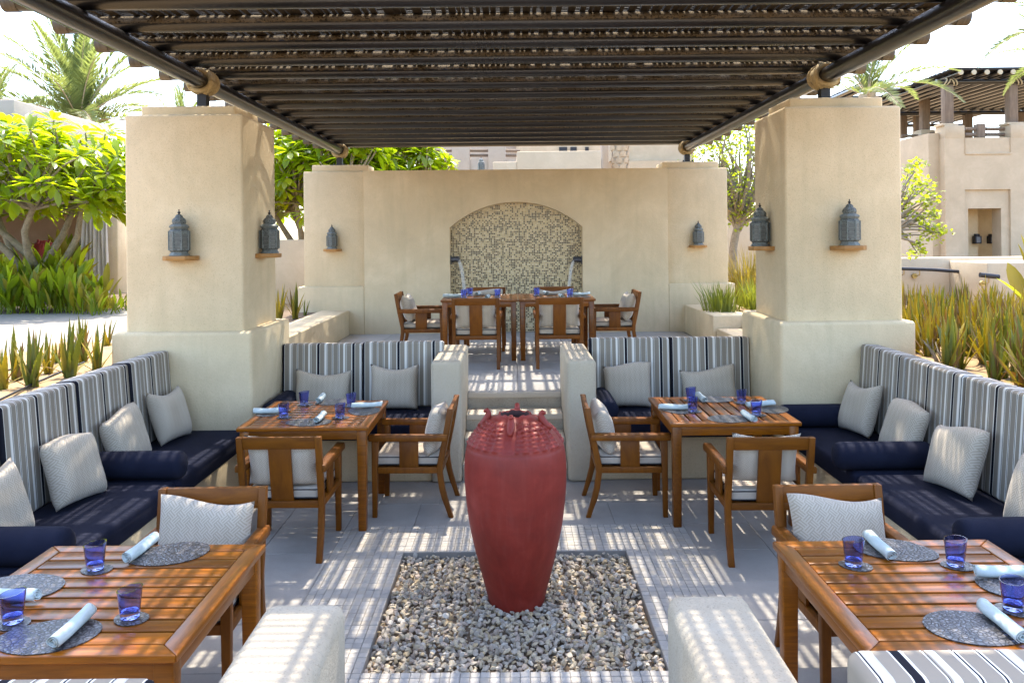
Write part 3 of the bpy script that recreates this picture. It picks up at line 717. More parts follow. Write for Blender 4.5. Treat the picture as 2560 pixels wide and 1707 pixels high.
# ================================================================== chairs
def make_chair():
    e = empty('armchair', (0,0,0), '', 'chair', 'teak armchairs'); W_ = .265
    cl = [(0, .568), (.06, .548), (.13, .526), (.21, .505), (.32, .490), (.38, .492), (.55, .528), (.66, .548), (.78, .568)]
    yy = lambda s: .29 - s
    def S(z):
        for i in range(len(cl)-1):
            if cl[i][0] <= z <= cl[i+1][0]:
                t = (z - cl[i][0]) / (cl[i+1][0] - cl[i][0]); return cl[i][1] + (cl[i+1][1] - cl[i][1]) * t
        return cl[-1][1]
    for sx in (-1, 1):
        x = sx * (W_ - .021)
        poly = [(yy(s - (.017 if z < .1 else .022)), z) for z, s in cl] + [(yy(s + (.017 if z < .1 else .020)), z) for z, s in cl[::-1]]
        MB().prism(poly, x - .019, x + .019, 'x').build('rear_post', W_CHAIR, e, bevel=.004)
        xf = sx * (W_ - .023)
        MB().hexa([(xf-.017,yy(.035),0),(xf+.017,yy(.035),0),(xf+.017,yy(.001),0),(xf-.017,yy(.001),0),(xf-.023,yy(.046),.553),(xf+.023,yy(.046),.553),(xf+.023,yy(0),.553),(xf-.023,yy(0),.553)]).build('front_leg', W_CHAIR, e, bevel=.004)
        xa = sx * (W_ - .012)
        MB().prism([(xa-.03, .552), (xa+.03, .552), (xa+.032, .580), (xa+.026, .596), (xa-.026, .600), (xa-.032, .584)], yy(.545), yy(-.018), 'y').build('arm', W_CHAIR, e, bevel=.005, seg=3)
        MB().box(sx*(W_-.02)-.014, sx*(W_-.02)+.014, yy(.475), yy(.044), .318, .362).build('side_rail', W_CHAIR, e, bevel=.003)
        MB().box(sx*(W_-.02)-.008, sx*(W_-.02)+.008, yy(.335), yy(.198), .361, .553).build('side_splat', W_CHAIR, e, bevel=.002)
    MB().box(-W_+.044, W_-.044, yy(.04), yy(.012), .318, .362).build('front_rail', W_CHAIRX, e, bevel=.003)
    MB().box(-W_+.04, W_-.04, yy(.508), yy(.482), .318, .362).build('back_rail', W_CHAIRX, e, bevel=.003)
    def lean(x0, x1, z0, z1, t, nm, mt):
        s0, s1 = S(z0), S(z1)
        MB().hexa([(x0, yy(s0+t), z0), (x1, yy(s0+t), z0), (x1, yy(s0-t), z0), (x0, yy(s0-t), z0), (x0, yy(s1+t), z1), (x1, yy(s1+t), z1), (x1, yy(s1-t), z1), (x0, yy(s1-t), z1)]).build(nm, mt, e, bevel=.003)
    lean(-W_+.040, W_-.040, .702, .780, .014, 'top_rail', W_CHAIRX)
    lean(-.07, .07, .362, .703, .009, 'back_splat', W_CHAIR)
    MB().box(-W_+.045, W_-.045, yy(.475), yy(.03), .335, .352).build('seat_board', W_CHAIRX, e)
    c = MB().box(-.222, .222, yy(.478), yy(.02), .364, .436).build('seat_cushion', SEATC, e, bevel=.018, seg=4)
    for z in (.374, .425):
        lp = []
        for (cx, cy, a0) in ((.204, yy(.038), 0), (-.204, yy(.038), 90), (-.204, yy(.460), 180), (.204, yy(.460), 270)):
            lp += [(cx + .0185*math.cos(R(a0+t)), cy + .0185*math.sin(R(a0+t)), z) for t in (0, 30, 60, 90)]
        MB().tube(lp + [lp[0]], .0038, 6, cap=False).build('piping', PIPING, c, smooth=60)
    return e
ch0 = make_chair()
def pillow_mesh(name, w_, h_, t_, seed, mat=None, pn=.075):
    r_ = random.Random(seed); N = 18; vs = []; fs = []; ph = [r_.uniform(0, 6) for _ in range(6)]
    def P(i, j, sd):
        u, v = 2*i/N - 1, 2*j/N - 1
        f = (max(0, (1 - u**4) * (1 - v**4))) ** .55
        pin = 1 - pn * (1 - abs(v)**2.2) * abs(u)**3
        pin2 = 1 - pn * (1 - abs(u)**2.2) * abs(v)**3
        sag = .012 * math.sin(u*2.2 + ph[0]) * (v + 1)
        y = sd * t_/2 * f * (1 + .10 * math.sin(3*u + ph[1]) * math.cos(2.4*v + ph[2])) + .006 * math.sin(5*u + ph[3]) * f
        return (u * w_/2 * pin, y, h_/2 + v * h_/2 * pin2 - sag)
    for sd in (-1, 1):
        for j in range(N+1):
            for i in range(N+1): vs.append(P(i, j, sd))
    K = (N+1)*(N+1)
    for j in range(N):
        for i in range(N):
            a = j*(N+1)+i; fs.append((a, a+1, a+N+2, a+N+1)); fs.append((K+a, K+a+N+1, K+a+N+2, K+a+1))
    me = MB().add(vs, fs).mesh(name, mat or WEAVE, 180)
    bm = bmesh.new(); bm.from_mesh(me); bmesh.ops.remove_doubles(bm, verts=bm.verts, dist=1e-5); bm.to_mesh(me); bm.free(); return me
PM = [pillow_mesh('pillow', .50, .40, .15, s) for s in (1, 2, 3)]
PB = [pillow_mesh('pillow', .43, .385, .14, s) for s in (4, 5, 6, 7)]
PF = [pillow_mesh('pillow', .455, .325, .17, s, None, .045) for s in (11, 12)]
PBW = [pillow_mesh('pillow', .50, .34, .14, s) for s in (8, 9)]
CH = [('ml', -1.463, 5.235, 0, 'armchair with its back to us, left of the urn, at the table beside the steps', 'pillow seen through the open back of the armchair left of the urn', 0),
      ('ml', -.735, 5.99, 90, 'armchair turned left beside the left stair wall, behind the urn', 'pillow on the left-turned armchair beside the left stair wall', 0),
      ('mr', .80, 5.95, -90, 'armchair turned right beside the right stair wall, behind the urn', 'pillow on the right-turned armchair beside the right stair wall', 0),
      ('mr', 1.55, 5.11, 0, 'armchair with its back to us, right of the urn, next to the navy bolster', 'pillow rising above the back of the armchair right of the urn', .03),
      ('nl', -1.487, 3.68, 180, 'armchair facing us behind the left foreground table', 'wide pillow on the armchair behind the left foreground table', 0),
      ('nr', 1.527, 3.63, 180, 'armchair facing us behind the right foreground table', 'wide pillow on the armchair behind the right foreground table', 0),
      ('ul', -.416, 9.03, 0, 'left armchair with its back to us on the upper terrace', 'pillow in the left back-turned armchair on the upper terrace', 0),
      ('ur', .503, 9.03, 0, 'right armchair with its back to us on the upper terrace', 'pillow in the right back-turned armchair on the upper terrace', 0),
      ('u', -1.13, 9.78, -90, 'armchair at the left end of the upper terrace tables', 'pillow on the armchair at the left end of the upper tables', 0),
      ('u', 1.225, 9.78, 90, 'armchair at the right end of the upper terrace tables', 'pillow on the armchair at the right end of the upper tables', 0),
      ('u', -.375, 10.42, 180, 'left armchair facing us between upper tables and mosaic niche', 'pillow on the left armchair in front of the mosaic niche', 0),
      ('u', .535, 10.42, 180, 'right armchair facing us between upper tables and mosaic niche', 'pillow on the right armchair in front of the mosaic niche', 0)]
for i, (k, x, y, a, lab, plab, dz) in enumerate(CH):
    z = UZ if k[0] == 'u' else 0; rz = R(a + random.uniform(-1.5, 1.5))
    o = ch0 if i == 0 else dup(ch0, (x, y, z), rz, lab)
    o.location = (x, y, z); o.rotation_euler = (0, 0, rz); o['label'] = lab
    M = Matrix.Translation((x, y, z)) @ Matrix.Rotation(rz, 4, 'Z') @ Matrix.Translation((random.uniform(-.008, .008), -.108, .437 + dz)) @ Matrix.Rotation(R(15), 4, 'X') @ Matrix.Rotation(R(random.uniform(-2, 2)), 4, 'Y')
    po = link('pillow', PM[i % 3] if not dz else PB[0], M=M); po.scale = (.94, 1, .82)
    if k[0] == 'n': po.data = PF[i % 2]; po.scale = (1, 1, 1)
    if dz: po.scale = (.98, 1, .83)
    tag(po, plab, 'pillow', 'armchair pillows')

# ================================================================== benches: seats, backs, bolsters, pillows
def rbox(name, mat, sx, sy, sz, bev, seg=4): return MB().box(0, sx, 0, sy, 0, sz).mesh(name, mat)
def soft(name, mat, sx, sy, sz, M, lab, cat, group, bev=.03):
    o = link(name, rbox(name, mat, sx, sy, sz, bev), bevel=bev, seg=4, M=M); return tag(o, lab, cat, group)
def rot(x, y, z, a, tilt=0): return Matrix.Translation((x, y, z)) @ Matrix.Rotation(R(a), 4, 'Z') @ Matrix.Rotation(R(tilt), 4, 'X')
SZ = .50
for lab, x0, x1, y0, y1 in (('navy seat cushion of the left bench, running to the left pillar', -2.80, -2.12, 5.03, 6.362), ('navy seat cushion of the left bench between its two bolsters', -2.80, -2.12, 3.66, 5.02), ('navy seat cushion of the left bench beside the foreground table', -2.80, -2.12, 2.32, 3.65),
                            ('navy seat cushion of the right bench, running to the right pillar', 2.13, 2.80, 5.03, 6.362), ('navy seat cushion of the right bench between its front bolsters', 2.13, 2.80, 3.66, 5.02), ('navy seat cushion of the right bench beside the foreground table', 2.13, 2.80, 2.32, 3.65),
                            ('navy seat cushion of the bench left of the steps', -2.085, -.69, 6.50, 7.2), ('navy seat cushion of the bench right of the steps', .673, 2.115, 6.50, 7.2)):
    soft('seat_cushion', NAVY, x1 - x0, y1 - y0, .143, Matrix.Translation((x0, y0, .357)), lab, 'cushion', 'navy bench seats', .04)
BH = .635; BT = .15
# left side backs: local x along -Y..+Y so that stripes stand upright
def back(x, y, z, ang, wd, lab, h=BH, tilt=-4, t=BT):
    return soft('back_cushion', STRIPE, wd, t, h, rot(x, y, z, ang, tilt), lab, 'cushion', 'striped back cushions', .024)
back(-2.70, 5.705, SZ, 90, .655, 'striped back cushion of the left bench, first from the left pillar', tilt=-4)
back(-2.685, 4.985, SZ, 91, .70, 'striped back cushion of the left bench, second from the left pillar')
back(-2.67, 4.215, SZ, 90.5, .755, 'striped back cushion of the left bench, third from the left pillar')
back(-2.67, 3.44, SZ, 90, .76, 'striped back cushion at the left picture edge')
back(2.71, 6.36, SZ, -90, .70, 'striped back cushion of the right bench, first from the right pillar')
back(2.705, 5.635, SZ, -90.5, .73, 'striped back cushion of the right bench, second from the right pillar')
back(2.70, 4.88, SZ, -89.5, .75, 'striped back cushion of the right bench, third from the right pillar')
back(2.70, 4.11, SZ, -90, .75, 'striped back cushion at the right picture edge')
back(-2.085, 7.155, SZ, 0, .715, 'striped back cushion left of the steps, next to the left pillar', .565, -3, .13)
back(-1.365, 7.15, SZ, 0, .73, 'striped back cushion left of the steps, next to the stair wall', .575, -3, .13)
back(.675, 7.15, SZ, 0, .72, 'striped back cushion right of the steps, next to the stair wall', .59, -3, .13)
back(1.40, 7.155, SZ, 0, .712, 'striped back cushion right of the steps, next to the right pillar', .59, -3, .13)
for lab, x0, x1, y in (('striped back cushion cut off at the bottom left corner', -2.1, -.775, 1.745), ('striped back cushion cut off at the bottom right corner', .745, 2.12, 1.83)):
    soft('back_cushion', STRIPE, x1 - x0, .16, .56, Matrix.Translation((x1, y, SZ)) @ Matrix.Rotation(R(180), 4, 'Z'), lab, 'cushion', 'striped back cushions', .03)
for lab, x0, x1, y0, y1 in (('navy seat in the left foreground under the striped cushion', -2.11, -.705, 1.75, 2.31), ('navy seat in the right foreground under the striped cushion', .655, 2.12, 1.835, 2.31)):
    pass
def bolster(p0, p1, lab, r=.088):
    p0, p1 = Vector(p0), Vector(p1); L_ = (p1 - p0).length
    pr_ = [(.001, 0), (r*.55, .002), (r*.82, .010), (r*.95, .026), (r, .05), (r*1.01, L_/2), (r, L_-.05), (r*.95, L_-.026), (r*.82, L_-.010), (r*.55, L_-.002), (.001, L_)]
    M = Matrix.Translation(p0) @ (p1 - p0).to_track_quat('Z', 'Y').to_matrix().to_4x4()
    o = link('bolster', MB().lathe(pr_, 32).mesh('bolster', NAVY, 60), M=M); tag(o, lab, 'bolster', 'navy bolsters')
bz = SZ + .084
bolster((-2.66, 5.06, bz), (-2.09, 5.06, bz), 'navy bolster on the left bench behind the square pillow')
bolster((-2.66, 3.73, bz), (-2.08, 3.73, bz), 'navy bolster at the left picture edge above the foreground table')
bolster((2.04, 5.12, bz), (2.66, 5.12, bz), 'navy bolster across the middle of the right bench')
bolster((2.06, 3.73, bz), (2.68, 3.73, bz), 'navy bolster at the right picture edge above the foreground table')
bolster((2.07, 6.27, bz), (2.66, 6.27, bz), 'navy bolster against the foot of the right pillar')
bolster((-2.0, 6.52, bz), (-2.0, 7.12, bz), 'navy bolster between far left table and left pillar foot')
bolster((.763, 6.50, bz), (.763, 7.12, bz), 'navy bolster against the right stair wall')
def bpillow(me, x, y, a, tilt, lab, roll=0, s=1):
    M = Matrix.Translation((x, y, SZ + .003)) @ Matrix.Rotation(R(a), 4, 'Z') @ Matrix.Rotation(R(tilt), 4, 'X') @ Matrix.Rotation(R(roll), 4, 'Y')
    o = link('pillow', me, M=M); o.scale = (s, s, s); tag(o, lab, 'pillow', 'woven bench pillows')
# left bench pillows face +X; back side towards -X
bpillow(PB[0], -2.545, 6.02, 84, -17, 'square woven pillow on the left bench, first from the left pillar', 2)
bpillow(PB[1], -2.535, 5.34, 86, -17, 'square woven pillow on the left bench just beyond the bolster', -3)
bpillow(PB[2], -2.50, 4.62, 82, -18, 'square woven pillow on the left bench just before the bolster', 3)
bpillow(PB[3], -2.50, 3.93, 88, -18, 'square woven pillow cut by the left picture edge')
bpillow(PB[3], 2.545, 6.02, -84, -17, 'square woven pillow on the right bench, first from the right pillar', -3)
bpillow(PB[2], 2.545, 5.36, -87, -17, 'square woven pillow on the right bench just beyond the bolster', 2)
bpillow(PB[1], 2.51, 4.66, -83, -18, 'square sunlit woven pillow on the right bench before the bolster', -2)
bpillow(PB[0], 2.52, 3.93, -90, -18, 'square woven pillow cut by the right picture edge')
bpillow(PBW[0], -1.70, 7.02, 0, -14, 'woven pillow left of the steps, nearer the left pillar', 1)
bpillow(PB[0], -1.06, 7.0, 0, -13, 'woven pillow left of the steps, nearer the stair wall', 0, 1.0)
bpillow(PB[1], .995, 7.0, 0, -13, 'woven pillow right of the steps, nearer the stair wall', 0, 1.0)
bpillow(PBW[1], 1.72, 7.02, 0, -14, 'woven pillow right of the steps, nearer the right pillar', -2)

# ================================================================== table settings
def glass():
    h, r0, r1, t = .098, .031, .041, .003; N = 40; vs, fs = [], []
    prof_ = [(0.001, 0), (r0*.9, 0), (r0, .003)] + [(r0 + (r1-r0)*k/8, .003 + (h-.003)*k/8) for k in range(1, 9)] + [(r1 - t, h)] + [(r1 - t - (r1-r0)*k/8*.78, h - (h-.022)*k/8) for k in range(1, 9)] + [(.001, .019)]
    for r, z in prof_:
        for k in range(N):
            a = 2*math.pi*k/N; x, y = r*math.cos(a), r*math.sin(a); vs.append((x, y, z + (x*.14) * (z/h)**2))
    for i in range(len(prof_)-1):
        for k in range(N): fs.append((i*N+k, i*N+(k+1)%N, (i+1)*N+(k+1)%N, (i+1)*N+k))
    return MB().add(vs, fs).mesh('tumbler', GLASS, 50)
GM = glass()
def pebble_outline(a, b_, n=44, k=.22): return [(a*math.cos(t)*(1 + k*.5*math.cos(t)), b_*math.sin(t)*(1 + k*math.cos(t + .3))) for t in [2*math.pi*i/n for i in range(n)]]
PMAT = MB().prism(pebble_outline(.158, .115), 0, .003, 'z').mesh('placemat', MATM)
CMAT = MB().prism(pebble_outline(.062, .048), 0, .003, 'z').mesh('coaster', MATM)
def napkin_mesh(seed):
    r_ = random.Random(seed); vs, fs = [], []; NA, NL = 64, 12; turns = 2.6
    for j in range(NL+1):
        x = -.115 + .23*j/NL
        for i in range(NA+1):
            t = i/NA; a = t*turns*2*math.pi; rr = .004 + .0185*t**.8 + .0012*math.sin(a*3 + j*.7 + seed)
            vs.append((x + .004*math.sin(a + seed), rr*math.cos(a)*1.08, rr*math.sin(a)*.92 + .003*math.sin(j*.5+seed)))
    for j in range(NL):
        for i in range(NA):
            a = j*(NA+1)+i; fs.append((a, a+1, a+NA+2, a+NA+1))
    return MB().add(vs, fs).mesh('napkin', NAPKIN, 180)
NM = [napkin_mesh(s) for s in (1, 2, 3)]
TZ = .72
def z_of(t): return TZ + (UZ if t[0] == 'u' else 0)
WHERE = dict(nl='left foreground table', nr='right foreground table', ml='table left of the steps', mr='table right of the steps', ul='left upper terrace table', ur='right upper terrace table')
def glasses(t, items):
    for u, v, lab in items:
        p = at_z(u, v, z_of(t) + .004); rz = random.uniform(0, 6.28)
        tag(link('tumbler', GM, loc=(p.x, p.y, p.z + .0005), rot=(0, 0, random.uniform(-.5, .5))), 'cobalt blue glass tumbler %s' % lab, 'glass', 'blue glass tumblers')
        tag(link('coaster', CMAT, loc=(p.x, p.y, z_of(t) + .0008), rot=(0, 0, R(-25) + random.uniform(-.5, .5))), 'dark coaster under the glass %s' % lab, 'coaster', 'pebble coasters')
def mats(t, items):
    for u, v, a, lab in items:
        p = at_z(u, v, z_of(t) + .002); tag(link('placemat', PMAT, loc=(p.x, p.y, z_of(t) + .0008), rot=(0, 0, R(a))), 'dark embossed pebble-shaped placemat %s' % lab, 'placemat', 'pebble placemats')
def napkins(t, items):
    for i, (ua, va, ub, vb, lab) in enumerate(items):
        z = z_of(t) + .0265; a, b_ = at_z(ua, va, z), at_z(ub, vb, z); c = (a + b_) / 2; d = b_ - a
        o = link('napkin', NM[i % 3], loc=c, rot=(random.uniform(0, .6), 0, math.atan2(d.y, d.x)))
        s = o.modifiers.new('solid', 'SOLIDIFY'); s.thickness = .0018
        tag(o, 'pale rolled linen napkin %s' % lab, 'napkin', 'rolled napkins')
A_ = ' on the left foreground table'
glasses('nl', [(238, 1421, 'at the far side of the left foreground table'), (325, 1542, 'nearest the middle of the left foreground table'), (32, 1553, 'at the left picture edge on the foreground table')])
mats('nl', [(411, 1384, 20, 'at the far right of the left foreground table'), (108, 1588, 8, 'at the near side of the left foreground table'), (45, 1464, -15, 'at the left edge of the left foreground table')])
napkins('nl', [(316, 1394, 385, 1342, 'leaning over the far placemat of the left foreground table'), (128, 1610, 228, 1520, 'across the near placemat of the left foreground table'), (-40, 1482, 80, 1487, 'half hidden behind the tumbler at the left picture edge')])
glasses('nr', [(2134, 1411, 'left of the rolled napkin on the right foreground table'), (2389, 1411, 'at the far side of the right foreground table'), (2533, 1521, 'at the right picture edge on the foreground table')])
mats('nr', [(2250, 1376, 158, 'at the far side of the right foreground table'), (2455, 1572, 172, 'at the near side of the right foreground table'), (2560, 1458, 195, 'at the right edge of the right foreground table')])
napkins('nr', [(2172, 1336, 2230, 1388, 'beside the far placemat of the right foreground table'), (2455, 1426, 2575, 1426, 'at the right picture edge behind the tumbler'), (2462, 1512, 2555, 1590, 'across the near placemat of the right foreground table')])
glasses('ml', [(760, 1011, 'at the far left of the table left of the steps'), (709.5, 1041.6, 'beside the left napkin on the table left of the steps'), (850, 1043, 'at the front of the table left of the steps'), (878, 1014.5, 'beside the right napkin on the table left of the steps')])
mats('ml', [(834, 1005, 20, 'at the far side of the table left of the steps'), (765, 1055, 0, 'at the near side of the table left of the steps'), (677, 1031, 80, 'at the left side of the table left of the steps'), (908, 1028, 100, 'at the right side of the table left of the steps')])
napkins('ml', [(792, 1005, 811, 984, 'at the far side of the table left of the steps'), (787, 1054, 812, 1030, 'at the near side of the table left of the steps'), (642, 1026, 706, 1026, 'at the left side of the table left of the steps'), (878, 1014, 956, 1009, 'at the right side of the table left of the steps')])
glasses('mr', [(1727, 1000, 'behind another glass on the table right of the steps'), (1731.5, 1027, 'beside the left napkin on the table right of the steps'), (1854, 1006.5, 'at the far side of the table right of the steps'), (1891, 1036, 'at the near right of the table right of the steps')])
mats('mr', [(1788, 998.6, 170, 'at the far side of the table right of the steps'), (1832, 1047, 180, 'at the near side of the table right of the steps'), (1928, 1023, 80, 'at the right side of the table right of the steps'), (1692, 1024, 100, 'at the left side of the table right of the steps')])
napkins('mr', [(1744, 984, 1763, 1000, 'at the far side of the table right of the steps'), (1858, 1030, 1888, 1050, 'at the near side of the table right of the steps'), (1864, 1011, 1938, 1006, 'at the right side of the table right of the steps'), (1650, 1016, 1722, 1016, 'at the left side of the table right of the steps')])
glasses('ul', [(1159.5, 744, 'first from the left on the upper tables'), (1175, 739.5, 'second from the left on the upper tables'), (1244, 743.5, 'third from the left on the upper tables')])
glasses('ur', [(1342, 739, 'fourth from the left on the upper tables'), (1425, 742.5, 'fifth from the left on the upper tables')])
mats('ul', [(1131, 743, 80, 'at the left end of the upper tables'), (1205, 736.5, 0, 'at the far side of the left upper table'), (1205, 745, 0, 'at the near side of the left upper table')])
mats('ur', [(1454, 741, 100, 'at the right end of the upper tables'), (1385, 735.5, 180, 'at the far side of the right upper table'), (1395, 743.5, 180, 'at the near side of the right upper table')])
napkins('ul', [(1107, 739, 1155, 738, 'at the left end of the upper tables'), (1190, 735.5, 1200, 731, 'end-on at the far side of the left upper table'), (1214, 743.5, 1223, 738.5, 'end-on at the near side of the left upper table')])
napkins('ur', [(1430, 735.5, 1476, 733.5, 'at the right end of the upper tables'), (1368, 734, 1360, 730, 'end-on at the far side of the right upper table'), (1408, 742, 1398, 737, 'end-on at the near side of the right upper table')])
# ================================================================== plants
rd = random.Random(21)
def leaf_mesh(name, mat, L, W_, fold=.25, droop=.15, n=5, obov=.6, stem=.06):
    vs, fs = [], []
    for i in range(n+1):
        t = i/n; wd = W_/2 * (math.sin(math.pi * min(1, t**obov if obov > 1 else t)) ** .7) * (1.0 if t < .98 else .0)
        if obov < 1: wd = W_/2 * max(0, math.sin(math.pi * t**1.35)) ** .75
        x = stem + L*t; z = -droop*L*t*t
        vs += [(x, -wd, z + fold*wd), (x, 0, z), (x, wd, z + fold*wd)]
    for i in range(n):
        a = i*3; fs += [(a, a+3, a+4, a+1), (a+1, a+4, a+5, a+2)]
    return MB().add(vs, fs).mesh(name, mat, 180)
def orient(d, roll=0):
    d = Vector(d).normalized(); q = d.to_track_quat('X', 'Z'); return q.to_matrix().to_4x4() @ Matrix.Rotation(roll, 4, 'X')
def limb(b_, p0, p1, r0, r1, r_, n=6, bend=.12, sides=8):
    p0, p1 = Vector(p0), Vector(p1); L = (p1-p0).length; off = Vector((r_.uniform(-1,1), r_.uniform(-1,1), r_.uniform(-.2,.6))) * L * bend
    pts = []; rr = []
    for i in range(n+1):
        t = i/n; pts.append(p0.lerp(p1, t) + off * math.sin(math.pi*t) + Vector((r_.uniform(-1,1), r_.uniform(-1,1), 0)) * L*.012); rr.append(r0 + (r1-r0)*t)
    b_.tube(pts, rr, sides); return pts
def plumeria(label, base, centre, rad, ntip, mats_, seed, nleaf=13, parts=300, lean=(0,0), flowers=5, L=.23):
    r_ = random.Random(seed); base = Vector(base); centre = Vector(centre)
    e = empty('plumeria_tree', base, label, 'tree'); tb = MB(); lm = [leaf_mesh('leaf', mats_, L*s, L*s*.34, .25, dr, 5, .6, .03) for s, dr in ((1, .12), (.85, .3), (1.12, .2), (.7, .05))]
    trunkpts = []; loc = lambda p: Vector(p) - base
    fork = base + Vector((lean[0], lean[1], (centre.z - rad[2] - base.z) * .55)); limb(tb, loc(base), loc(fork), .10, .085, r_, 5, .05, 10)
    subs = []
    for k in range(6):
        a = k/6*6.28 + r_.uniform(-.4, .4); p = centre + Vector((math.cos(a)*rad[0]*.45, math.sin(a)*rad[1]*.45, -rad[2]*r_.uniform(.35, .7)))
        limb(tb, loc(fork if k % 2 else base + (fork-base)*.45), loc(p), .07, .042, r_, 6, .1, 8); subs.append(p)
    leaves = []
    for k in range(ntip):
        while True:
            q_ = Vector((r_.uniform(-1,1), r_.uniform(-1,1), r_.uniform(-1,1)))
            if .35 < q_.length < 1 and not (q_.z < -.55): break
        p = centre + Vector((q_.x*rad[0], q_.y*rad[1], q_.z*rad[2])); s = min(subs, key=lambda s_: (s_-p).length)
        limb(tb, loc(s), loc(p), .03, .014, r_, 4, .12, 6)
        ax = (Vector((q_.x, q_.y, max(q_.z, -.1) + .75))).normalized(); u_ = ax.orthogonal().normalized(); w_ = ax.cross(u_)
        for i in range(nleaf + r_.randint(-3, 3)):
            th = i*2.4 + r_.uniform(-.2, .2); up = r_.uniform(-.25, .75) ; d = u_*math.cos(th) + w_*math.sin(th) + ax*up
            leaves.append((Matrix.Translation(loc(p) + ax*r_.uniform(-.05, .03)) @ orient(d, r_.uniform(-.4, .4)), r_.randrange(4)))
        if k < flowers:
            fb = MB()
            for i in range(7):
                c_ = ax*.14 + Vector((r_.uniform(-.06,.06), r_.uniform(-.06,.06), r_.uniform(-.03,.05)))
                for j in range(5): fb.add([(0,0,0), (.02,-.012,.008), (.036,0,.012), (.02,.012,.008)], [(0,1,2,3)], 0, Matrix.Translation(loc(p) + c_) @ Matrix.Rotation(r_.uniform(-.6,.6), 4, 'X') @ Matrix.Rotation(j*1.2566, 4, 'Z'))
            fb.build('flower_cluster', PETAL, e)
    tb.build('trunk', BARK, e, smooth=60)
    leaves.sort(key=lambda l: l[0].translation.y); rest_ = MB()
    for i, (M, k) in enumerate(leaves):
        if i < parts: link('leaf', lm[k], e, M=M)
        else: rest_.add([v.co for v in lm[k].vertices], [tuple(p.vertices) for p in lm[k].polygons], 0, M)
    if rest_.v: o = stuff(rest_.build('crown', mats_, e, smooth=180))
    return e
plumeria('leafy plumeria tree with bare forked trunk, left of the left pillar', (-7.95, 13.2, GZ), (-8.0, 13.0, 3.02), (2.1, 1.5, 1.0), 300, LF_PLUM, 1, 14, 300, (.1, 0), 8, .30)
plumeria('plumeria tree behind the left end of the fountain wall', (-4.0, 15.2, GZ), (-3.75, 15.0, 3.15), (1.6, 1.1, 1.25), 300, LF_PLUM2, 2, 14, 200, (0, 0), 5, .31)
plumeria('low plumeria crown showing over the fountain wall beside a palm trunk', (-2.3, 16.2, GZ), (-2.1, 16.0, 3.35), (.95, .8, .75), 110, LF_PLUM2, 3, 13, 60, (0, 0), 0, .31)
plumeria('small plumeria in shade between curtain column and left pillar', (-8.1, 19.0, GZ), (-8.4, 19.0, 3.3), (.9, .8, .9), 40, LF_PLUM2, 6, 12, 0, (0, 0), 0, .27)

# palms
def frond_mesh(L, droop, seed, N=80, W_=.135):
    r_ = random.Random(seed); b_ = MB(); pts = []
    for i in range(15):
        t = i/14; pts.append(Vector((L*(t - .22*droop*t**3), 0, L*(.10*t - droop*.62*t*t))))
    b_.tube(pts, [.016*(1 - .85*i/14) for i in range(15)], 5)
    for i in range(N):
        t = .10 + .9*i/N; k = min(13, int(t*14)); p = pts[k].lerp(pts[k+1], t*14-k); tan = (pts[k+1]-pts[k]).normalized()
        ll = W_ * L * (.35 + 1.0*math.sin(math.pi*min(1, t*.80+.16))) * r_.uniform(.8, 1.1) * (1 - .4*t*t)
        for s in (-1, 1):
            nrm = Vector((0, s, 0)); d = (nrm*.78 + tan*(.55 + .55*t) + Vector((0,0,r_.uniform(.10,.5)))).normalized(); w_ = tan.cross(d).cross(d).normalized()*.016
            q_ = p + d*ll*.4; e_ = p + d*ll + Vector((0, 0, -.10*ll))
            b_.add([tuple(p), tuple(q_ + w_), tuple(e_), tuple(q_ - w_)], [(0,1,2,3)], 1)
    return b_.mesh('frond', [BARKP, LF_PALM])
FR = [frond_mesh(2.5, d, s) for s, d in enumerate((.15, .32, .5, .75, .95))]
def palm(label, base, top, nfr, seed, scale=1, tr=.22, elev=(82, -10), az=None):
    r_ = random.Random(seed); base, top = Vector(base), Vector(top); e = empty('palm_tree', base, label, 'palm')
    h = (top - base).length; b_ = MB(); n = int(h / .08); d = top - base
    b_.tube([d*(i/10) for i in range(11)], [tr*(1.05 - .1*i/10) for i in range(11)], 14)
    for k in range(int(h/.17)):
        for j in range(7):
            a = (j + .5*(k % 2))/7*6.283 + r_.uniform(-.1,.1); z = .17*k + r_.uniform(-.02,.02); c, s = math.cos(a), math.sin(a); w_ = tr*.52
            P = lambda rr, tt, zz: (d*(min(.999, (z+zz)/h))) + Vector((c*rr - s*tt, s*rr + c*tt, 0))
            b_.add([tuple(P(tr*.98, -w_, -.05)), tuple(P(tr*.98, w_, -.05)), tuple(P(tr*1.13, w_*.75, .07)), tuple(P(tr*1.20, 0, .13)), tuple(P(tr*1.13, -w_*.75, .07)), tuple(P(tr*1.12, 0, -.03))],
                   [(0,1,5), (1,2,5), (2,3,5), (3,4,5), (4,0,5)])
    b_.build('trunk', BARKP, e)
    for i in range(nfr):
        t = (i + .5)/nfr; el = elev[0] + (elev[1]-elev[0])*t + r_.uniform(-6, 6); a = az[i % len(az)] + r_.uniform(-5, 5) if az else i*137.5 + r_.uniform(-10, 10)
        k = min(4, int(t*4.2 + r_.uniform(0, .8)))
        M = Matrix.Translation(d + Vector((0,0,-.1*t))) @ Matrix.Rotation(R(a), 4, 'Z') @ Matrix.Rotation(R(-el), 4, 'Y') @ Matrix.Rotation(r_.uniform(-.5,.5), 4, 'X') @ Matrix.Scale(scale*r_.uniform(.85, 1.08), 4)
        link('frond', FR[k], e, M=M)
    return e
p = at_y(200, 305, 22); palm('large feathery palm rising behind the left garden building', (p.x, 22, GZ), (p.x, 22, p.z), 36, 1, 1.3, .22, (88, 4))
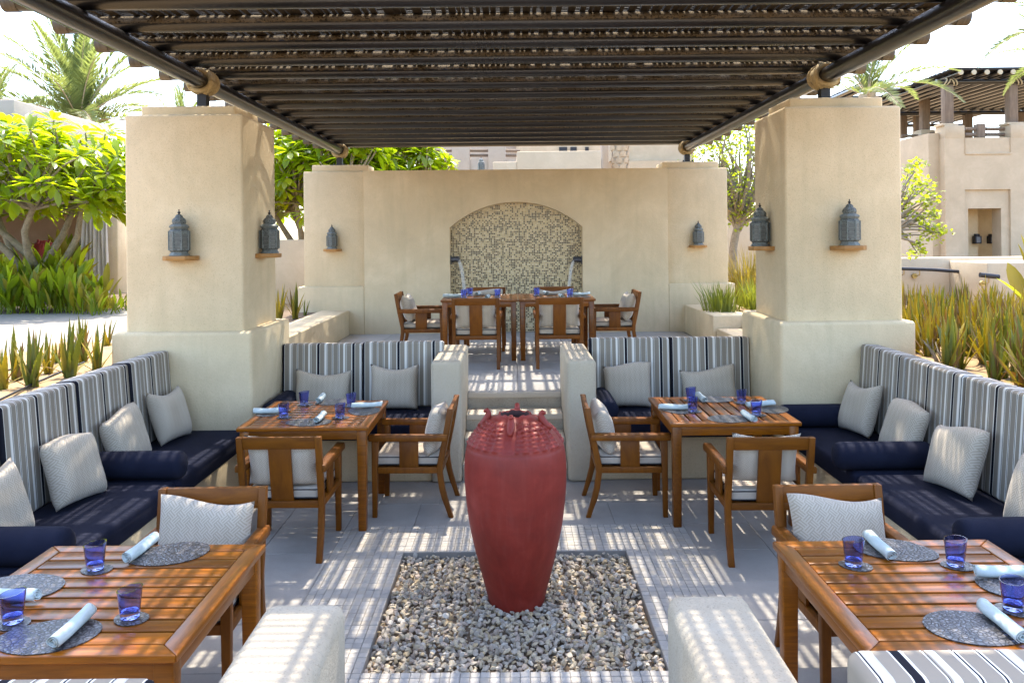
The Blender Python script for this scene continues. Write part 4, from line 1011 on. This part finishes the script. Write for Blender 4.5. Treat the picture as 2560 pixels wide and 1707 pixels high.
p = at_y(-40, 330, 23); palm('palm cut off by the left picture edge behind the garden building', (p.x, 23, GZ), (p.x, 23, p.z), 24, 9, .95)
p = at_y(455, 330, 30); palm('distant palm whose frond tips show above the left pillar', (p.x, 30, GZ), (p.x, 30, p.z - .2), 18, 12, .9)
p = at_y(2168, 236, 20); palm('palm with yellow stalks rising behind the right pillar', (p.x, 20, GZ), (p.x, 20, p.z), 13, 2, .92, .22, (80, 8), [15, -10, 160, 35, 5, 200, 60, -25, 90, 130, 20, -60, 250])
p = at_y(2665, 60, 15); palm('palm at the right picture edge, only frond tips in view', (p.x, 15, GZ), (p.x, 15, p.z), 20, 4, .62)
p = at_y(2640, 178, 17); palm('short palm at the right picture edge in front of the far pergola', (p.x, 17, GZ), (p.x, 17, p.z + .35), 16, 5, .5)
p = at_y(989, 400, 17.4); palm('palm with scaly trunk behind the fountain wall, left of the niche', (p.x, 17.4, GZ), (p.x, 17.4, 7.6), 16, 6, 1, .215)
p = at_y(1550, 400, 21); palm('palm with scaly trunk behind the fountain wall, right of the niche', (p.x, 21, GZ), (p.x, 21, 8.6), 16, 7, 1, .205)
p = at_y(186, 600, 18); palm('palm trunk beside the curtain of the left garden building', (p.x, 18, GZ), (p.x, 18, 3.1), 0, 8, 1, .16)

# aloes
def aloe_leaf(name, mat, L, W_, out, curl, seed):
    r_ = random.Random(seed); vs, fs = [], []; n = 8; x = 0; z = 0; ang = out
    for i in range(n+1):
        t = i/n; wd = W_/2 * (1 - t**1.6)**.9 * (.85 + .15*min(1, t*5)); th = wd*.42
        s, c = math.sin(ang), math.cos(ang)
        vs += [(x - c*th*.25, -wd, z + s*th*.25), (x + c*th, 0, z - s*th), (x - c*th*.25, wd, z + s*th*.25), (x - c*th*.05, 0, z + s*th*.05)]
        x += math.sin(ang)*L/n; z += math.cos(ang)*L/n; ang += curl/n + r_.uniform(-.05, .05)
    for i in range(n):
        a = i*4
        for k in range(4): fs.append((a+k, a+(k+1) % 4, a+4+(k+1) % 4, a+4+k))
    b_ = MB().add(vs, fs)
    for i in range(n-1):
        for s in (0, 2):
            p_, q_ = Vector(vs[i*4+s]), Vector(vs[(i+1)*4+s]); m = p_.lerp(q_, .5); d = (q_-p_)*.16; o_ = Vector((0, (-1 if s == 0 else 1)*.006, 0))
            b_.add([tuple(m-d), tuple(m+o_+d), tuple(m+d)], [(0,1,2)])
    return b_.mesh(name, mat, 50)
AL = {}
for mk, mt in (('g', LF_ALOE), ('y', LF_ALOEY), ('b', LF_ALOEB)):
    AL[mk] = [aloe_leaf('leaf', mt, 1, .115 * w_, o_, c_, s) for s, (o_, c_, w_) in enumerate(((.04, .10, 1), (.12, -.15, .9), (.22, .22, 1), (.32, -.30, .85), (.5, .45, .8), (.75, .8, .7)))]
def aloe(label, pos, h, n, seed, mix=(.7, .2, .1), group='aloe plants', spread=1.0, wide=1.0):
    r_ = random.Random(seed); e = empty('aloe_plant', pos, label, 'aloe', group)
    for i in range(n):
        t = i/max(1, n-1); k = min(5, int(t*5.2*spread + r_.uniform(0, .9))); mk = r_.choices('gyb', mix)[0]
        if k >= 4 and r_.random() < .6: mk = r_.choice('yb')
        s = h*(1.0 - .28*t)*r_.uniform(.78, 1.1)
        link('leaf', AL[mk][k], e, M=Matrix.Translation((r_.uniform(-.02,.02), r_.uniform(-.02,.02), -.02)) @ Matrix.Rotation(i*2.4 + r_.uniform(-.4,.4), 4, 'Z') @ Matrix.Diagonal((s, s*r_.uniform(.75,1.2)*wide, s, 1)))
    return e
ORD = ['first', 'second', 'third', 'fourth', 'fifth', 'sixth', 'seventh', 'eighth', 'ninth', 'tenth']
la = [(268, 868, .30), (245, 925, .40), (205, 905, .46), (173, 940, .45), (122, 930, .33), (80, 968, .45), (41, 948, .40), (3, 975, .36), (-40, 960, .4), (140, 905, .22)]
for i, (u, v, h) in enumerate(la):
    p = at_z(u, v, .985); aloe('spiky green aloe in the sand bed behind the left bench, %s from the left pillar' % ORD[i], (p.x, p.y, .985), h, 13, 100 + i, (.60, .30, .10), 'aloes in the left sand bed', 1.0, 1.25)
n_ = 0
for k in range(420):
    Y = rd.uniform(4.6, 9.6); rat = rd.uniform(.478, .70); X = rat*Y
    if X < 3.14 or (Y < 7.6 and X < 3.30 and Y > 6.2): continue
    if n_ >= 130: break
    n_ += 1; far = Y > 6.6
    aloe('tall yellowing aloe in the crowded bed behind the right bench', (X, Y, .98), (rd.uniform(.36, .54) if not far else rd.uniform(.38, .56)), 13, 300 + k, (.50, .32, .18) if not far else (.22, .56, .22), 'aloes in the crowded right bed', .92, 1.0 if far else 1.45)
# dry twigs at the pillar foot
tw = MB()
for k in range(26):
    a = rd.uniform(0, 6.28); L_ = rd.uniform(.10, .26); d = Vector((math.cos(a)*.5, math.sin(a)*.5, 1)).normalized()
    q0 = Vector((rd.uniform(-.07,.07), rd.uniform(-.07,.07), 0)); tw.tube([q0, q0 + d*L_*.6, q0 + d*L_ + Vector((rd.uniform(-.04,.04), rd.uniform(-.04,.04), 0))], [.005, .004, .002], 5)
tw.v = [(x + 3.32, y + 6.15, z + .98) for x, y, z in tw.v]
tag(tw.build('dry_twigs', BARK), 'dry brown twigs at the foot of the right pillar beside the aloes', 'twigs')
# agave and grass clumps in the terrace planters
for lab, u, v, h, n, mix in (('pale spiky agave in the left planter beside the fountain wall', 738, 797, .52, 14, (.35, .35, .30)), ('yellow-green agave half hidden behind the left pillar', 700, 800, .55, 11, (.45, .45, .10)), ('small agave at the right of the left planter', 762, 788, .34, 7, (.6, .3, .1))):
    p = at_z(u, v, .90); aloe(lab, (min(p.x, -2.93), p.y, .90), h, n, int(u), mix, 'agaves in the left planter', .8)
def grass(name, label, pos, h, rad, n, mat, seed, cat='grass clump'):
    r_ = random.Random(seed); b_ = MB()
    for i in range(n):
        a = r_.uniform(0, 6.28); q0 = Vector((math.cos(a), math.sin(a), 0)) * rad * r_.random()**.6; ll = h*r_.uniform(.55, 1.1); lean = q0*(.5/rad)*r_.uniform(.1, 1.0) + Vector((r_.uniform(-.15,.15), r_.uniform(-.15,.15), 0))
        w_ = Vector((-math.sin(a + r_.uniform(-1,1)), math.cos(a), 0)).normalized() * r_.uniform(.006, .013)
        m = q0 + lean*ll*.4 + Vector((0,0,ll*.55)); t = q0 + lean*ll*1.15 + Vector((0,0,ll))
        b_.add([tuple(q0 - w_), tuple(q0 + w_), tuple(m + w_*.8), tuple(m - w_*.8), tuple(t)], [(0,1,2,3), (3,2,4)])
    o = b_.build(name, mat); o.location = pos; return tag(o, label, cat)
p = at_z(1806, 768, .93); grass('grass_clump', 'green spiky grass clump in the right planter, left of the yellow one', (2.86, 11.0, .93), .42, .24, 190, LF_GRASS, 1)
grass('grass_clump', 'yellowing spiky grass clump in the right planter behind the pillar', (3.42, 11.1, .93), .48, .26, 220, LF_GRASS, 2)
grass('grass_clump', 'tall sunlit yellow grass behind the right pillar', (3.75, 12.6, GZ), .95, .32, 260, LF_GRASSY, 3)
# broad-leaved bed under the plumeria
GL = [leaf_mesh('leaf', m, 1, .26, .35, dr, 6, 1.0, .02) for m, dr in ((LF_GINGER, .05), (LF_GINGER, .2), (LF_GINGERY, .08))]
def ginger(label, pos, h, n, seed, yel=.2):
    r_ = random.Random(seed); e = empty('leafy_plant', pos, label, 'plant', 'broad-leaved plants in the left bed')
    for i in range(n):
        a = r_.uniform(0, 6.28); el = r_.uniform(52, 88); L_ = h*r_.uniform(.35, .62); z = r_.uniform(.0, .5)*h; k = 2 if r_.random() < yel else r_.randrange(2)
        link('leaf', GL[k], e, M=Matrix.Translation((math.cos(a)*.10*r_.random(), math.sin(a)*.10*r_.random(), z)) @ Matrix.Rotation(a, 4, 'Z') @ Matrix.Rotation(R(-el), 4, 'Y') @ Matrix.Rotation(r_.uniform(-1.2,1.2), 4, 'X') @ Matrix.Scale(L_, 4))
    b_ = MB()
    for i in range(5): b_.tube([(r_.uniform(-.1,.1), r_.uniform(-.1,.1), 0), (r_.uniform(-.08,.08), r_.uniform(-.08,.08), h*.5)], .008, 5)
    b_.build('stem', LF_GINGER, e)
for k in range(30):
    row = k % 3; Y = 12.35 + .45*row + rd.uniform(-.1, .1); u = -20 + (k//3)*29 + rd.uniform(-9, 9); X = (u - 1283)/2000*Y; hh = (1.05 if u < 190 else .72) * (.72 + .14*row)
    ginger('broad-leaved green plant in the bed under the left plumeria', (X, Y, GZ), hh, 17, 700 + k, .12 if u < 90 else .4)
for k, (u, Y, h) in enumerate(((236, 12.0, .5), (258, 12.6, .75), (285, 12.3, .35), (305, 12.8, .35))):
    ginger(('short yellowing plant at the right end of the left bed, %s from the left pillar' % ORD[3-k]), ((u-1283)/2000*Y, Y, GZ), h, 13, 800 + k, .6)
p = at_z(2600, 770, GZ); ginger('bright yellow-green plant cut by the right picture edge', (6.25, 9.6, GZ), 1.25, 12, 850, .5)
for k, (u, Y, h) in enumerate(((298, 19, 1.5), (312, 20, 1.8))): ginger('tall leafy plant in the gap right of the curtain column, %s from it' % ORD[k], ((u-1283)/2000*Y, Y, GZ), h, 26, 870 + k, .1)
for k, (u, Y, h) in enumerate(((130, 16.2, 1.25), (150, 16.2, 1.3), (168, 16.3, 1.35))): ginger('bright plant behind the white bowl, %s from the left' % ORD[k], ((u-1283)/2000*Y, Y, GZ), h, 20, 890 + k, .5)

# small-leaved trees on the right
SLM = leaf_mesh('leaf', LF_SMALL, .05, .038, .2, .1, 3, .6, .006)
def small_tree(label, base, clusters, seed, nper=26, rad=.13, fork=None, tr=.06):
    r_ = random.Random(seed); base = Vector(base); e = empty('slender_tree', base, label, 'tree'); tb = MB(); cr = MB()
    fork = Vector(fork) - base; limb(tb, (0,0,-.05), fork, tr, tr*.7, r_, 6, .04, 10)
    V_, F_ = [v.co.copy() for v in SLM.vertices], [tuple(q_.vertices) for q_ in SLM.polygons]
    for c in clusters:
        c = Vector(c) - base; pts = limb(tb, fork + Vector((r_.uniform(-.03,.03), r_.uniform(-.03,.03), r_.uniform(-.2,.1))), c, tr*.45, .005, r_, 6, .14, 6)
        for i in range(nper):
            q_ = c + Vector((r_.gauss(0, 1), r_.gauss(0, 1), r_.gauss(0, .75))) * rad
            if i < 4: tb.tube([c, q_], [.004, .002], 4)
            cr.add(V_, F_, 0, Matrix.Translation(q_) @ orient((r_.uniform(-1,1), r_.uniform(-1,1), r_.uniform(-.6,.8)), r_.uniform(-1,1)) @ Matrix.Scale(r_.uniform(.8, 1.5), 4))
    tb.build('trunk', BARK, e, smooth=60); stuff(cr.build('crown', LF_SMALL, e, smooth=180)); return e
cl = []
for k in range(60):
    a = rd.uniform(0, 6.28); r0 = rd.random()**.5; cl.append((3.98 + .72*r0*math.cos(a), 13.6 + .6*r0*math.sin(a), 3.35 + rd.uniform(-.85, .75)))
cl += [tuple(at_y(u, v, 13.4)) for u, v in ((1745, 385), (1760, 378), (1775, 390), (1870, 520), (1850, 545))]
p = at_z(1828, 735, GZ); small_tree('slender light-barked tree between fountain wall and right pillar', (3.72, 13.6, GZ), cl, 31, 60, .15, (3.82, 13.6, 2.25), .085)
pc = [(170,200),(290,150),(240,240),(130,310),(170,360),(260,380),(340,390),(395,410),(230,460),(110,490),(150,560),(380,540),(350,610),(440,620),(480,560),(110,660),(180,740),(260,810),(340,810),(440,760),(490,780),(370,900),(420,930),(510,920),(450,1000),(560,1000),(370,1030),(290,1120),(300,1180),(255,1230),(100,1000)]
small_tree('light green leafy branches reaching out from behind the right pillar', (4.62, 10.0, GZ), [tuple(at_y(2240 + x/4.9, 380 + y/4.9, 10 + rd.uniform(-.3, .3))) for x, y in pc], 33, 22, .055, (4.62, 10.0, 2.1), .05)

# ================================================================== background buildings
def pb(name, mat, u0, u1, v0, v1, Y, dep, parent, bv=0, um=None):
    a = at_y((u0+u1)/2, v0, Y); c = at_y((u0+u1)/2, v1, Y); xa, xb = at_y(u0, (v0+v1)/2, Y).x, at_y(u1, (v0+v1)/2, Y).x; o = parent.location if parent else Vector((0,0,0))
    return MB().box(xa - o.x, xb - o.x, Y - o.y, Y + dep - o.y, c.z - o.z, a.z - o.z).build(name, mat, parent, bevel=bv, seg=2)
def wbox(name, mat, c, e, bv=0): o = e.location; return MB().box(c[0]-o.x, c[1]-o.x, c[2]-o.y, c[3]-o.y, c[4]-o.z, c[5]-o.z).build(name, mat, e, bevel=bv, seg=2)
# --- left garden pavilion
LP = empty('garden_pavilion', (-11, 14, GZ), 'pale plaster pavilion with curtained opening behind the left plumeria', 'building')
wbox('upper_parapet', PLW, (-15, -8.72, 14.0, 17.3, 3.6, 4.50), LP, .02); wbox('roof_slab', PLW, (-15, -8.45, 13.9, 17.55, 3.2, 3.72), LP, .02)
wbox('front_wall', PLW, (-15, -9.35, 14.0, 14.3, GZ, 3.2), LP, .02); wbox('back_wall', PLP, (-15, -8.6, 17.3, 17.5, GZ, 3.2), LP)
wbox('corner_column', PL, (-8.82, -8.38, 16.95, 17.5, GZ, 3.2), LP, .02)
cm = MB(); vs, fs = [], []; NN = 60
for j in range(9):
    for i in range(NN+1):
        t = i/NN; z = GZ + .05 + (3.18 - GZ - .05)*j/8; g_ = 1 - .25*math.sin(math.pi*min(1, j/8*1.0))*0
        fl = 1 + .35*(1 - j/8)
        vs.append((-8.95 + .50*t*fl - LP.location.x - .1*(1-j/8), 16.6 + .045*math.sin(t*44 + .5*math.sin(j)) + .02*math.sin(t*17+j*.6) - LP.location.y, z - GZ))
for j in range(8):
    for i in range(NN): a = j*(NN+1)+i; fs.append((a, a+1, a+NN+2, a+NN+1))
CURT = plain('curtain_cloth', (.50, .45, .38), .95, c2=(.56, .51, .44), ns=6)
cm.add(vs, fs).build('curtain', CURT, LP, smooth=180)
p0_ = at_y(152, 605, 16.7); hb = empty('daybed', (p0_.x, 16.7, GZ), 'brown wooden daybed headboard inside the left pavilion', 'daybed')
wbox('headboard', W_BROWN, (p0_.x - .25, p0_.x + .24, 16.7, 16.78, 1.2, 2.02), hb, .01); wbox('bed_frame', W_BROWN, (p0_.x - .25, p0_.x + .24, 16.79, 17.2, GZ, 1.25), hb, .01)
bw_ = at_z(135, 720, 1.0); be = MB().lathe([(.30, 0), (.34, .02), (.52, .60), (.56, .66), (.52, .66), (.46, .5)], 28); bo = be.build('planter_bowl', plain('bowl_concrete', (.42, .41, .42), .8), smooth=40); bo.location = ((135-1283)/2000*14.9, 14.9, GZ)
tag(bo, 'wide grey planter bowl in the shade behind the left bed', 'planter')
u2 = copy_tree(ue); u2.location = ((110-1283)/2000*15.9, 15.9, GZ + .1); u2.scale = (.92, .92, 1.02); u2['label'] = 'small red urn seen behind the plumeria trunk'
sp_ = at_z(157, 776, GZ); se = empty('garden_spotlight', (sp_.x, sp_.y, GZ), 'small dark cylinder spotlight at the edge of the left bed', 'lamp')
MB().tube([(0,0,0), (0,0,.06)], .01, 8).build('stake', BLACK, se); MB().lathe([(.03, 0), (.042, .02), (.045, .14), (.035, .16)], 16, M=Matrix.Translation((0,0,.05)) @ Matrix.Rotation(.15, 4, 'X')).build('head', plain('spot_metal', (.09,.10,.13), .5, .4), se, smooth=40)
# --- garden wall behind left planter
tag(MB().box(-5.2, -3.3, 14.0, 14.25, GZ - .1, 2.0).build('garden_wall', PLF, bevel=.02), 'sunlit peach garden wall between left pillar and fountain wall', 'wall')
# --- house behind the fountain wall
HB = empty('house', (0, 26, GZ), 'pale house with railed roof terrace showing above the fountain wall', 'building')
pb('wall', PLW, 1040, 1720, 398, 720, 26, .5, HB)
pb('parapet_panel', PLW, 1088, 1130, 399, 430, 25.98, .3, HB)
for a, b_ in ((1129, 1174), (1220, 1264), (1505, 1530)): pb('parapet_pier', PLW, a, b_, 300, 440, 25.9, .6, HB, .02)
for a, b_ in ((1088, 1129), (1174, 1220), (1264, 1300), (1040, 1075)):
    for v in (377, 389):
        q0, q1 = at_y(a, v, 26.1), at_y(b_, v, 26.1); o_ = HB.location; MB().tube([q0 - o_, q1 - o_], .045, 10).build('rail', W_GREY, HB, smooth=50)
pb('rail_post', W_GREY, 1075, 1089, 330, 395, 25.9, .2, HB)
pb('rear_wall', PLW, 1090, 1320, 300, 400, 28.0, .4, HB); pb('rear_wall', PLF, 1290, 1520, 310, 378, 27.5, .4, HB)
pb('side_wall', PLF, 1525, 1735, 330, 402, 25.0, .5, HB); pb('ledge', PLF, 1560, 1735, 402, 430, 24.6, .4, HB)
for a, b_ in ((1398, 1418), (1426, 1442), (1463, 1472)): pb('window_opening', BLACK, a, b_, 368, 378, 27.45, .04, HB)
SB = empty('stepped_block', (1.2, 20, GZ), 'cream stepped plaster block just above the fountain wall', 'building')
pb('upper_block', PLF, 1293, 1504, 378, 640, 20, 2.5, SB, .02); pb('lower_block', PLF, 1233, 1293, 405, 640, 20, 2.5, SB, .02)
l2 = dup(lan0, (at_y(1203, 422, 19).x, 19, at_y(1203, 428, 19).z - .02), .3, 'pale lantern standing above the top edge of the fountain wall'); l2.scale = (1.0, 1.0, 1.0)
tag(MB().box(l2.location.x - .15, l2.location.x + .15, 18.85, 19.15, GZ, l2.location.z - .001).build('lantern_pedestal', PLW), 'pale pedestal under the lantern behind the fountain wall', 'pedestal')
tag(MB().box(2.2, 8.5, 16.2, 16.6, GZ - .1, 2.35).build('garden_wall', PLF, bevel=.02), 'shaded plaster wall behind the slender tree at right', 'wall')
# --- ramp wall with handrail
RW_ = empty('ramp_wall', (6.4, 12, GZ), 'sunlit cream ramp wall with dark handrail, right of the right pillar', 'wall')
wa, wb = at_y(2240, 645, 12.4), at_y(2600, 645, 12.4)
wbox('wall', PLF, (wa.x - 1, wb.x + 1.5, 12.4, 12.7, GZ - .1, wa.z), RW_, .02)
eb = at_y(2468, 655, 11.6); eb2 = at_y(2496, 655, 11.6); wbox('end_block', PLF, (eb2.x - .28, eb2.x + 2.5, 11.4, 12.39, GZ - .1, eb2.z), RW_, .02)
hr = [at_y(2240, 671, 12.2), at_y(2330, 674, 12.18), at_y(2466, 684, 12.1)]; o_ = RW_.location
MB().tube([q_ - o_ for q_ in hr], .026, 12).build('handrail', BLACK, RW_, smooth=60)
MB().tube([at_y(2450, 687, 11.25) - o_, at_y(2497, 692, 11.25) - o_], .035, 12).build('handrail', BLACK, RW_, smooth=60)
for u, v, Y in ((2299, 676, 12.25), (2429, 684, 12.2), (2260, 674, 12.25), (2472, 694, 11.3)):
    q_ = at_y(u, v, Y) - o_; MB().tube([q_, q_ + Vector((0, 0, -.07)), q_ + Vector((-.02, .08, -.09)), q_ + Vector((-.02, .13, -.09))], .008, 8).tube([q_ + Vector((-.02, .10, -.09)), q_ + Vector((-.02, .14, -.09))], .04, 12).build('bracket', BRASS, RW_, smooth=50)
# --- right building with roof pergola
YB = 22
RB = empty('villa', (13, YB, GZ), 'beige villa with crenellated roof terrace at the right edge', 'building')
q = lambda u, v, Y=YB: at_y(u, v, Y)
zt = q(2412, 345).z
# front wall with doorway recess
xl = q(2363, 450).x; xr = 19.0; dl, dr_ = q(2424, 560).x, q(2507, 560).x; rl, rr_ = q(2413, 560).x, q(2527, 560).x; dt = q(2465, 521).z; rt_ = q(2465, 474).z
def rbx(name, c, mat=PLF, bv=.0): return wbox(name, mat, c, RB, bv)
rbx('wall', (xl, rl, YB, YB+.4, GZ-.1, zt)); rbx('wall', (rr_, xr, YB, YB+.4, GZ-.1, zt)); rbx('wall', (rl, rr_, YB, YB+.4, rt_, zt))
rbx('door_surround', (rl, dl, YB+.07, YB+.5, GZ-.1, rt_)); rbx('door_surround', (dr_, rr_, YB+.07, YB+.5, GZ-.1, rt_)); rbx('door_surround', (dl, dr_, YB+.07, YB+.5, dt, rt_))
rbx('inner_wall', (dl - 1, dr_ + 1, YB+1.6, YB+1.8, GZ-.1, dt + .5), PL); rbx('inner_pier', (dl + .33, dl + .75, YB+.9, YB+1.59, GZ-.1, dt + .5), PL); rbx('inner_roof', (dl-1, dr_+1, YB+.5, YB+1.8, dt+.02, dt+.3), PL); rbx('left_jamb', (dl-.5, dl-.02, YB+.5, YB+1.6, GZ-.1, dt+.02), W_BROWN)
# parapet piers and recessed panel
for a, b_, v0 in ((2363, 2412, 314), (2527, 2580, 311)):
    rbx('parapet_pier', (q(a, 330).x, q(b_, 330).x, YB-.003, YB+.55, zt - .02, q(a, v0).z), PLF, .015)
    rbx('pier_cap', (q(a, 330).x - .05, q(b_ - 13, 330).x, YB+.05, YB+.5, q(a, v0).z, q(a, v0 - 6).z), PLF, .01)
pz0 = q(2470, 383).z; rbx('panel_edge', (q(2412, 360).x, q(2414, 360).x, YB-.03, YB, pz0, zt - .002)); rbx('panel_edge', (q(2525, 360).x, q(2527, 360).x, YB-.03, YB, pz0, zt - .002)); rbx('panel_edge', (q(2412, 360).x, q(2527, 360).x, YB-.03, YB, pz0 - .03, pz0))
# set-back left wing
rbx('side_wall', (q(2336, 450).x, xl, YB+.3, YB+4, GZ-.1, q(2363, 330).z), PLF)
Y2 = 26
def rb2(name, u0, u1, v0, v1, Y, dep, mat=PLF, bv=0): return pb(name, mat, u0, u1, v0, v1, Y, dep, RB, bv)
rb2('wing_wall', 2180, 2345, 361, 645, Y2, .5); rb2('wing_pier', 2303, 2338, 324, 400, Y2 - .15, .6, PLF, .02); rb2('wing_ledge', 2230, 2340, 396, 400, Y2 - .05, .2)
for a, b_, v0, v1 in ((2256, 2290, 528, 640), (2322, 2337, 525, 640), (2250, 2325, 465, 478)): rb2('wing_opening', a, b_, v0, v1, Y2 - .02, .1, W_BROWN if v0 == 465 else PL)
def rail(u0, v0, u1, v1, Y, r=.05): o_ = RB.location; MB().tube([q(u0, v0, Y) - o_, q(u1, v1, Y) - o_], r, 10).build('rail', W_GREY, RB, smooth=50)
rail(2412, 323, 2450, 323, YB+.3); rail(2412, 337, 2450, 337, YB+.3); rail(2464, 323, 2512, 323, YB+.3); rail(2464, 337, 2512, 337, YB+.3)
rail(2254, 340, 2294, 340, Y2); rail(2254, 354, 2294, 354, Y2); rail(2326, 336, 2338, 333, Y2-.3, .06); rail(2326, 349, 2338, 346, Y2-.3, .06)
rb2('rail_post', 2444, 2466, 309, 346, YB+.2, .24, W_GREY, .04)
# wall lanterns in the doorway
for u, Yl, lab in ((2438, YB + .85, 'left black box lantern in the villa doorway'), (2474, YB + 1.55, 'right black box lantern in the villa doorway')):
    c_ = at_y(u, 597, Yl); e_ = empty('wall_lantern', (c_.x, Yl, c_.z), lab, 'lantern', 'box lanterns in the villa doorway')
    MB().box(-.09, .09, -.17, .0, -.14, .08).build('body', BLACK, e_, bevel=.01); MB().box(-.055, .055, -.173, -.171, -.11, .05).build('pane', plain('lantern_pane', (.14,.15,.16), .2), e_); MB().box(-.06, .06, -.14, -.03, .08, .14).build('top', BLACK, e_, bevel=.01)
# roof pergola
RP = empty('roof_pergola', (13.5, YB, q(2412, 314).z), 'timber-posted dark pole pergola on the villa roof terrace', 'pergola'); o_ = RP.location
def tp(a, b_, r, nm, mt, n=12): MB().tube([a - o_, b_ - o_], r, n).build(nm, mt, RP, smooth=50)
def post(u0, u1, v0, v1, Y): pb('post', W_GREY, u0, u1, v0, v1, Y, .24, RP, .02)
PY = YB + .2
post(2363, 2385, 214, 309, PY); post(2524, 2546, 212, 307, PY); post(2306, 2326, 236, 326, 25.9); post(2255, 2269, 256, 345, 28.5)
post(2289, 2304, 287, 335, 31); post(2415, 2433, 285, 350, 28); post(2547, 2563, 280, 345, 28); post(2215, 2228, 262, 345, 28.5)
zb = q(2450, 203, PY).z; xa = q(2345, 203, PY).x
tp(Vector((xa, PY + .1, zb)), Vector((19.5, PY + .1, zb)), .075, 'front_beam', POLEB)
zb2 = q(2290, 226, 26).z; tp(Vector((q(2150, 226, 26).x, 26.0, zb2)), Vector((q(2330, 226, 26).x, 26.0, zb2)), .075, 'front_beam', POLEB)
tp(Vector((xa, 28.1, zb)), Vector((19.5, 28.1, zb)), .075, 'rear_beam', POLEB); tp(Vector((8.5, 31.1, zb2)), Vector((19.5, 31.1, zb2)), .075, 'rear_beam', POLEB); tp(Vector((8.5, 34.5, zb2)), Vector((19.5, 34.5, zb2)), .075, 'rear_beam', POLEB)
x = xa + .35; k = 0
while x < 19.3:
    tp(Vector((x, PY - .5, zb + .14)), Vector((x, 28.5, zb + .14)), .065, 'roof_pole', POLEB, 10); tp(Vector((x, PY - .53, zb + .14)), Vector((x, PY - .49, zb + .14)), .068, 'pole_end', ROPE_PALE, 10); x += .355
x = q(2150, 226, 26).x
while x < 19.0:
    if x < xa + .1:
        tp(Vector((x, 25.6, zb2 + .14)), Vector((x, 34.6, zb2 + .14)), .065, 'roof_pole', POLEB, 10); tp(Vector((x, 25.57, zb2 + .14)), Vector((x, 25.61, zb2 + .14)), .068, 'pole_end', ROPE_PALE, 10)
    else: tp(Vector((x, 28.6, zb2 + .14)), Vector((x, 34.6, zb2 + .14)), .065, 'roof_pole', POLEB, 8)
    x += .36
lb = MB(); rl2 = random.Random(8)
y = PY - .5
while y < 28.5:
    w_ = rl2.uniform(.03, .05); lb.box(xa + .1 - o_.x, 19.4 - o_.x, y - o_.y, y + w_ - o_.y, zb + .21 - o_.z, zb + .245 + rl2.uniform(0, .03) - o_.z); y += w_ + rl2.choice((.006, .02, .05))
y = 25.6
while y < 34.5:
    w_ = rl2.uniform(.03, .05); lb.box(q(2150, 226, 26).x - o_.x, (xa + .05 if y < 28.5 else 19.0) - o_.x, y - o_.y, y + w_ - o_.y, zb2 + .21 - o_.z, zb2 + .245 + rl2.uniform(0, .03) - o_.z); y += w_ + rl2.choice((.006, .02, .05))
stuff(lb.build('lath_layer', LATHD, RP))
for u, Y, z in ((2374, PY + .1, zb), (2535, PY + .1, zb), (2316, 26.0, zb2), (2262, 28.6, zb2)):
    cx = q(u, 203, Y).x; b_ = MB()
    for s_ in (-1, 1):
        for d_ in (.05, .14): b_.tube([(cx + s_*d_ - o_.x + .05*math.sin(t)*s_*-1, Y + .095*math.cos(t) - o_.y, z + .095*math.sin(t) - o_.z) for t in [2*math.pi*i/16 for i in range(17)]], .02, 6, cap=False)
    b_.build('rope_lashing', ROPE_PALE, RP, smooth=60)
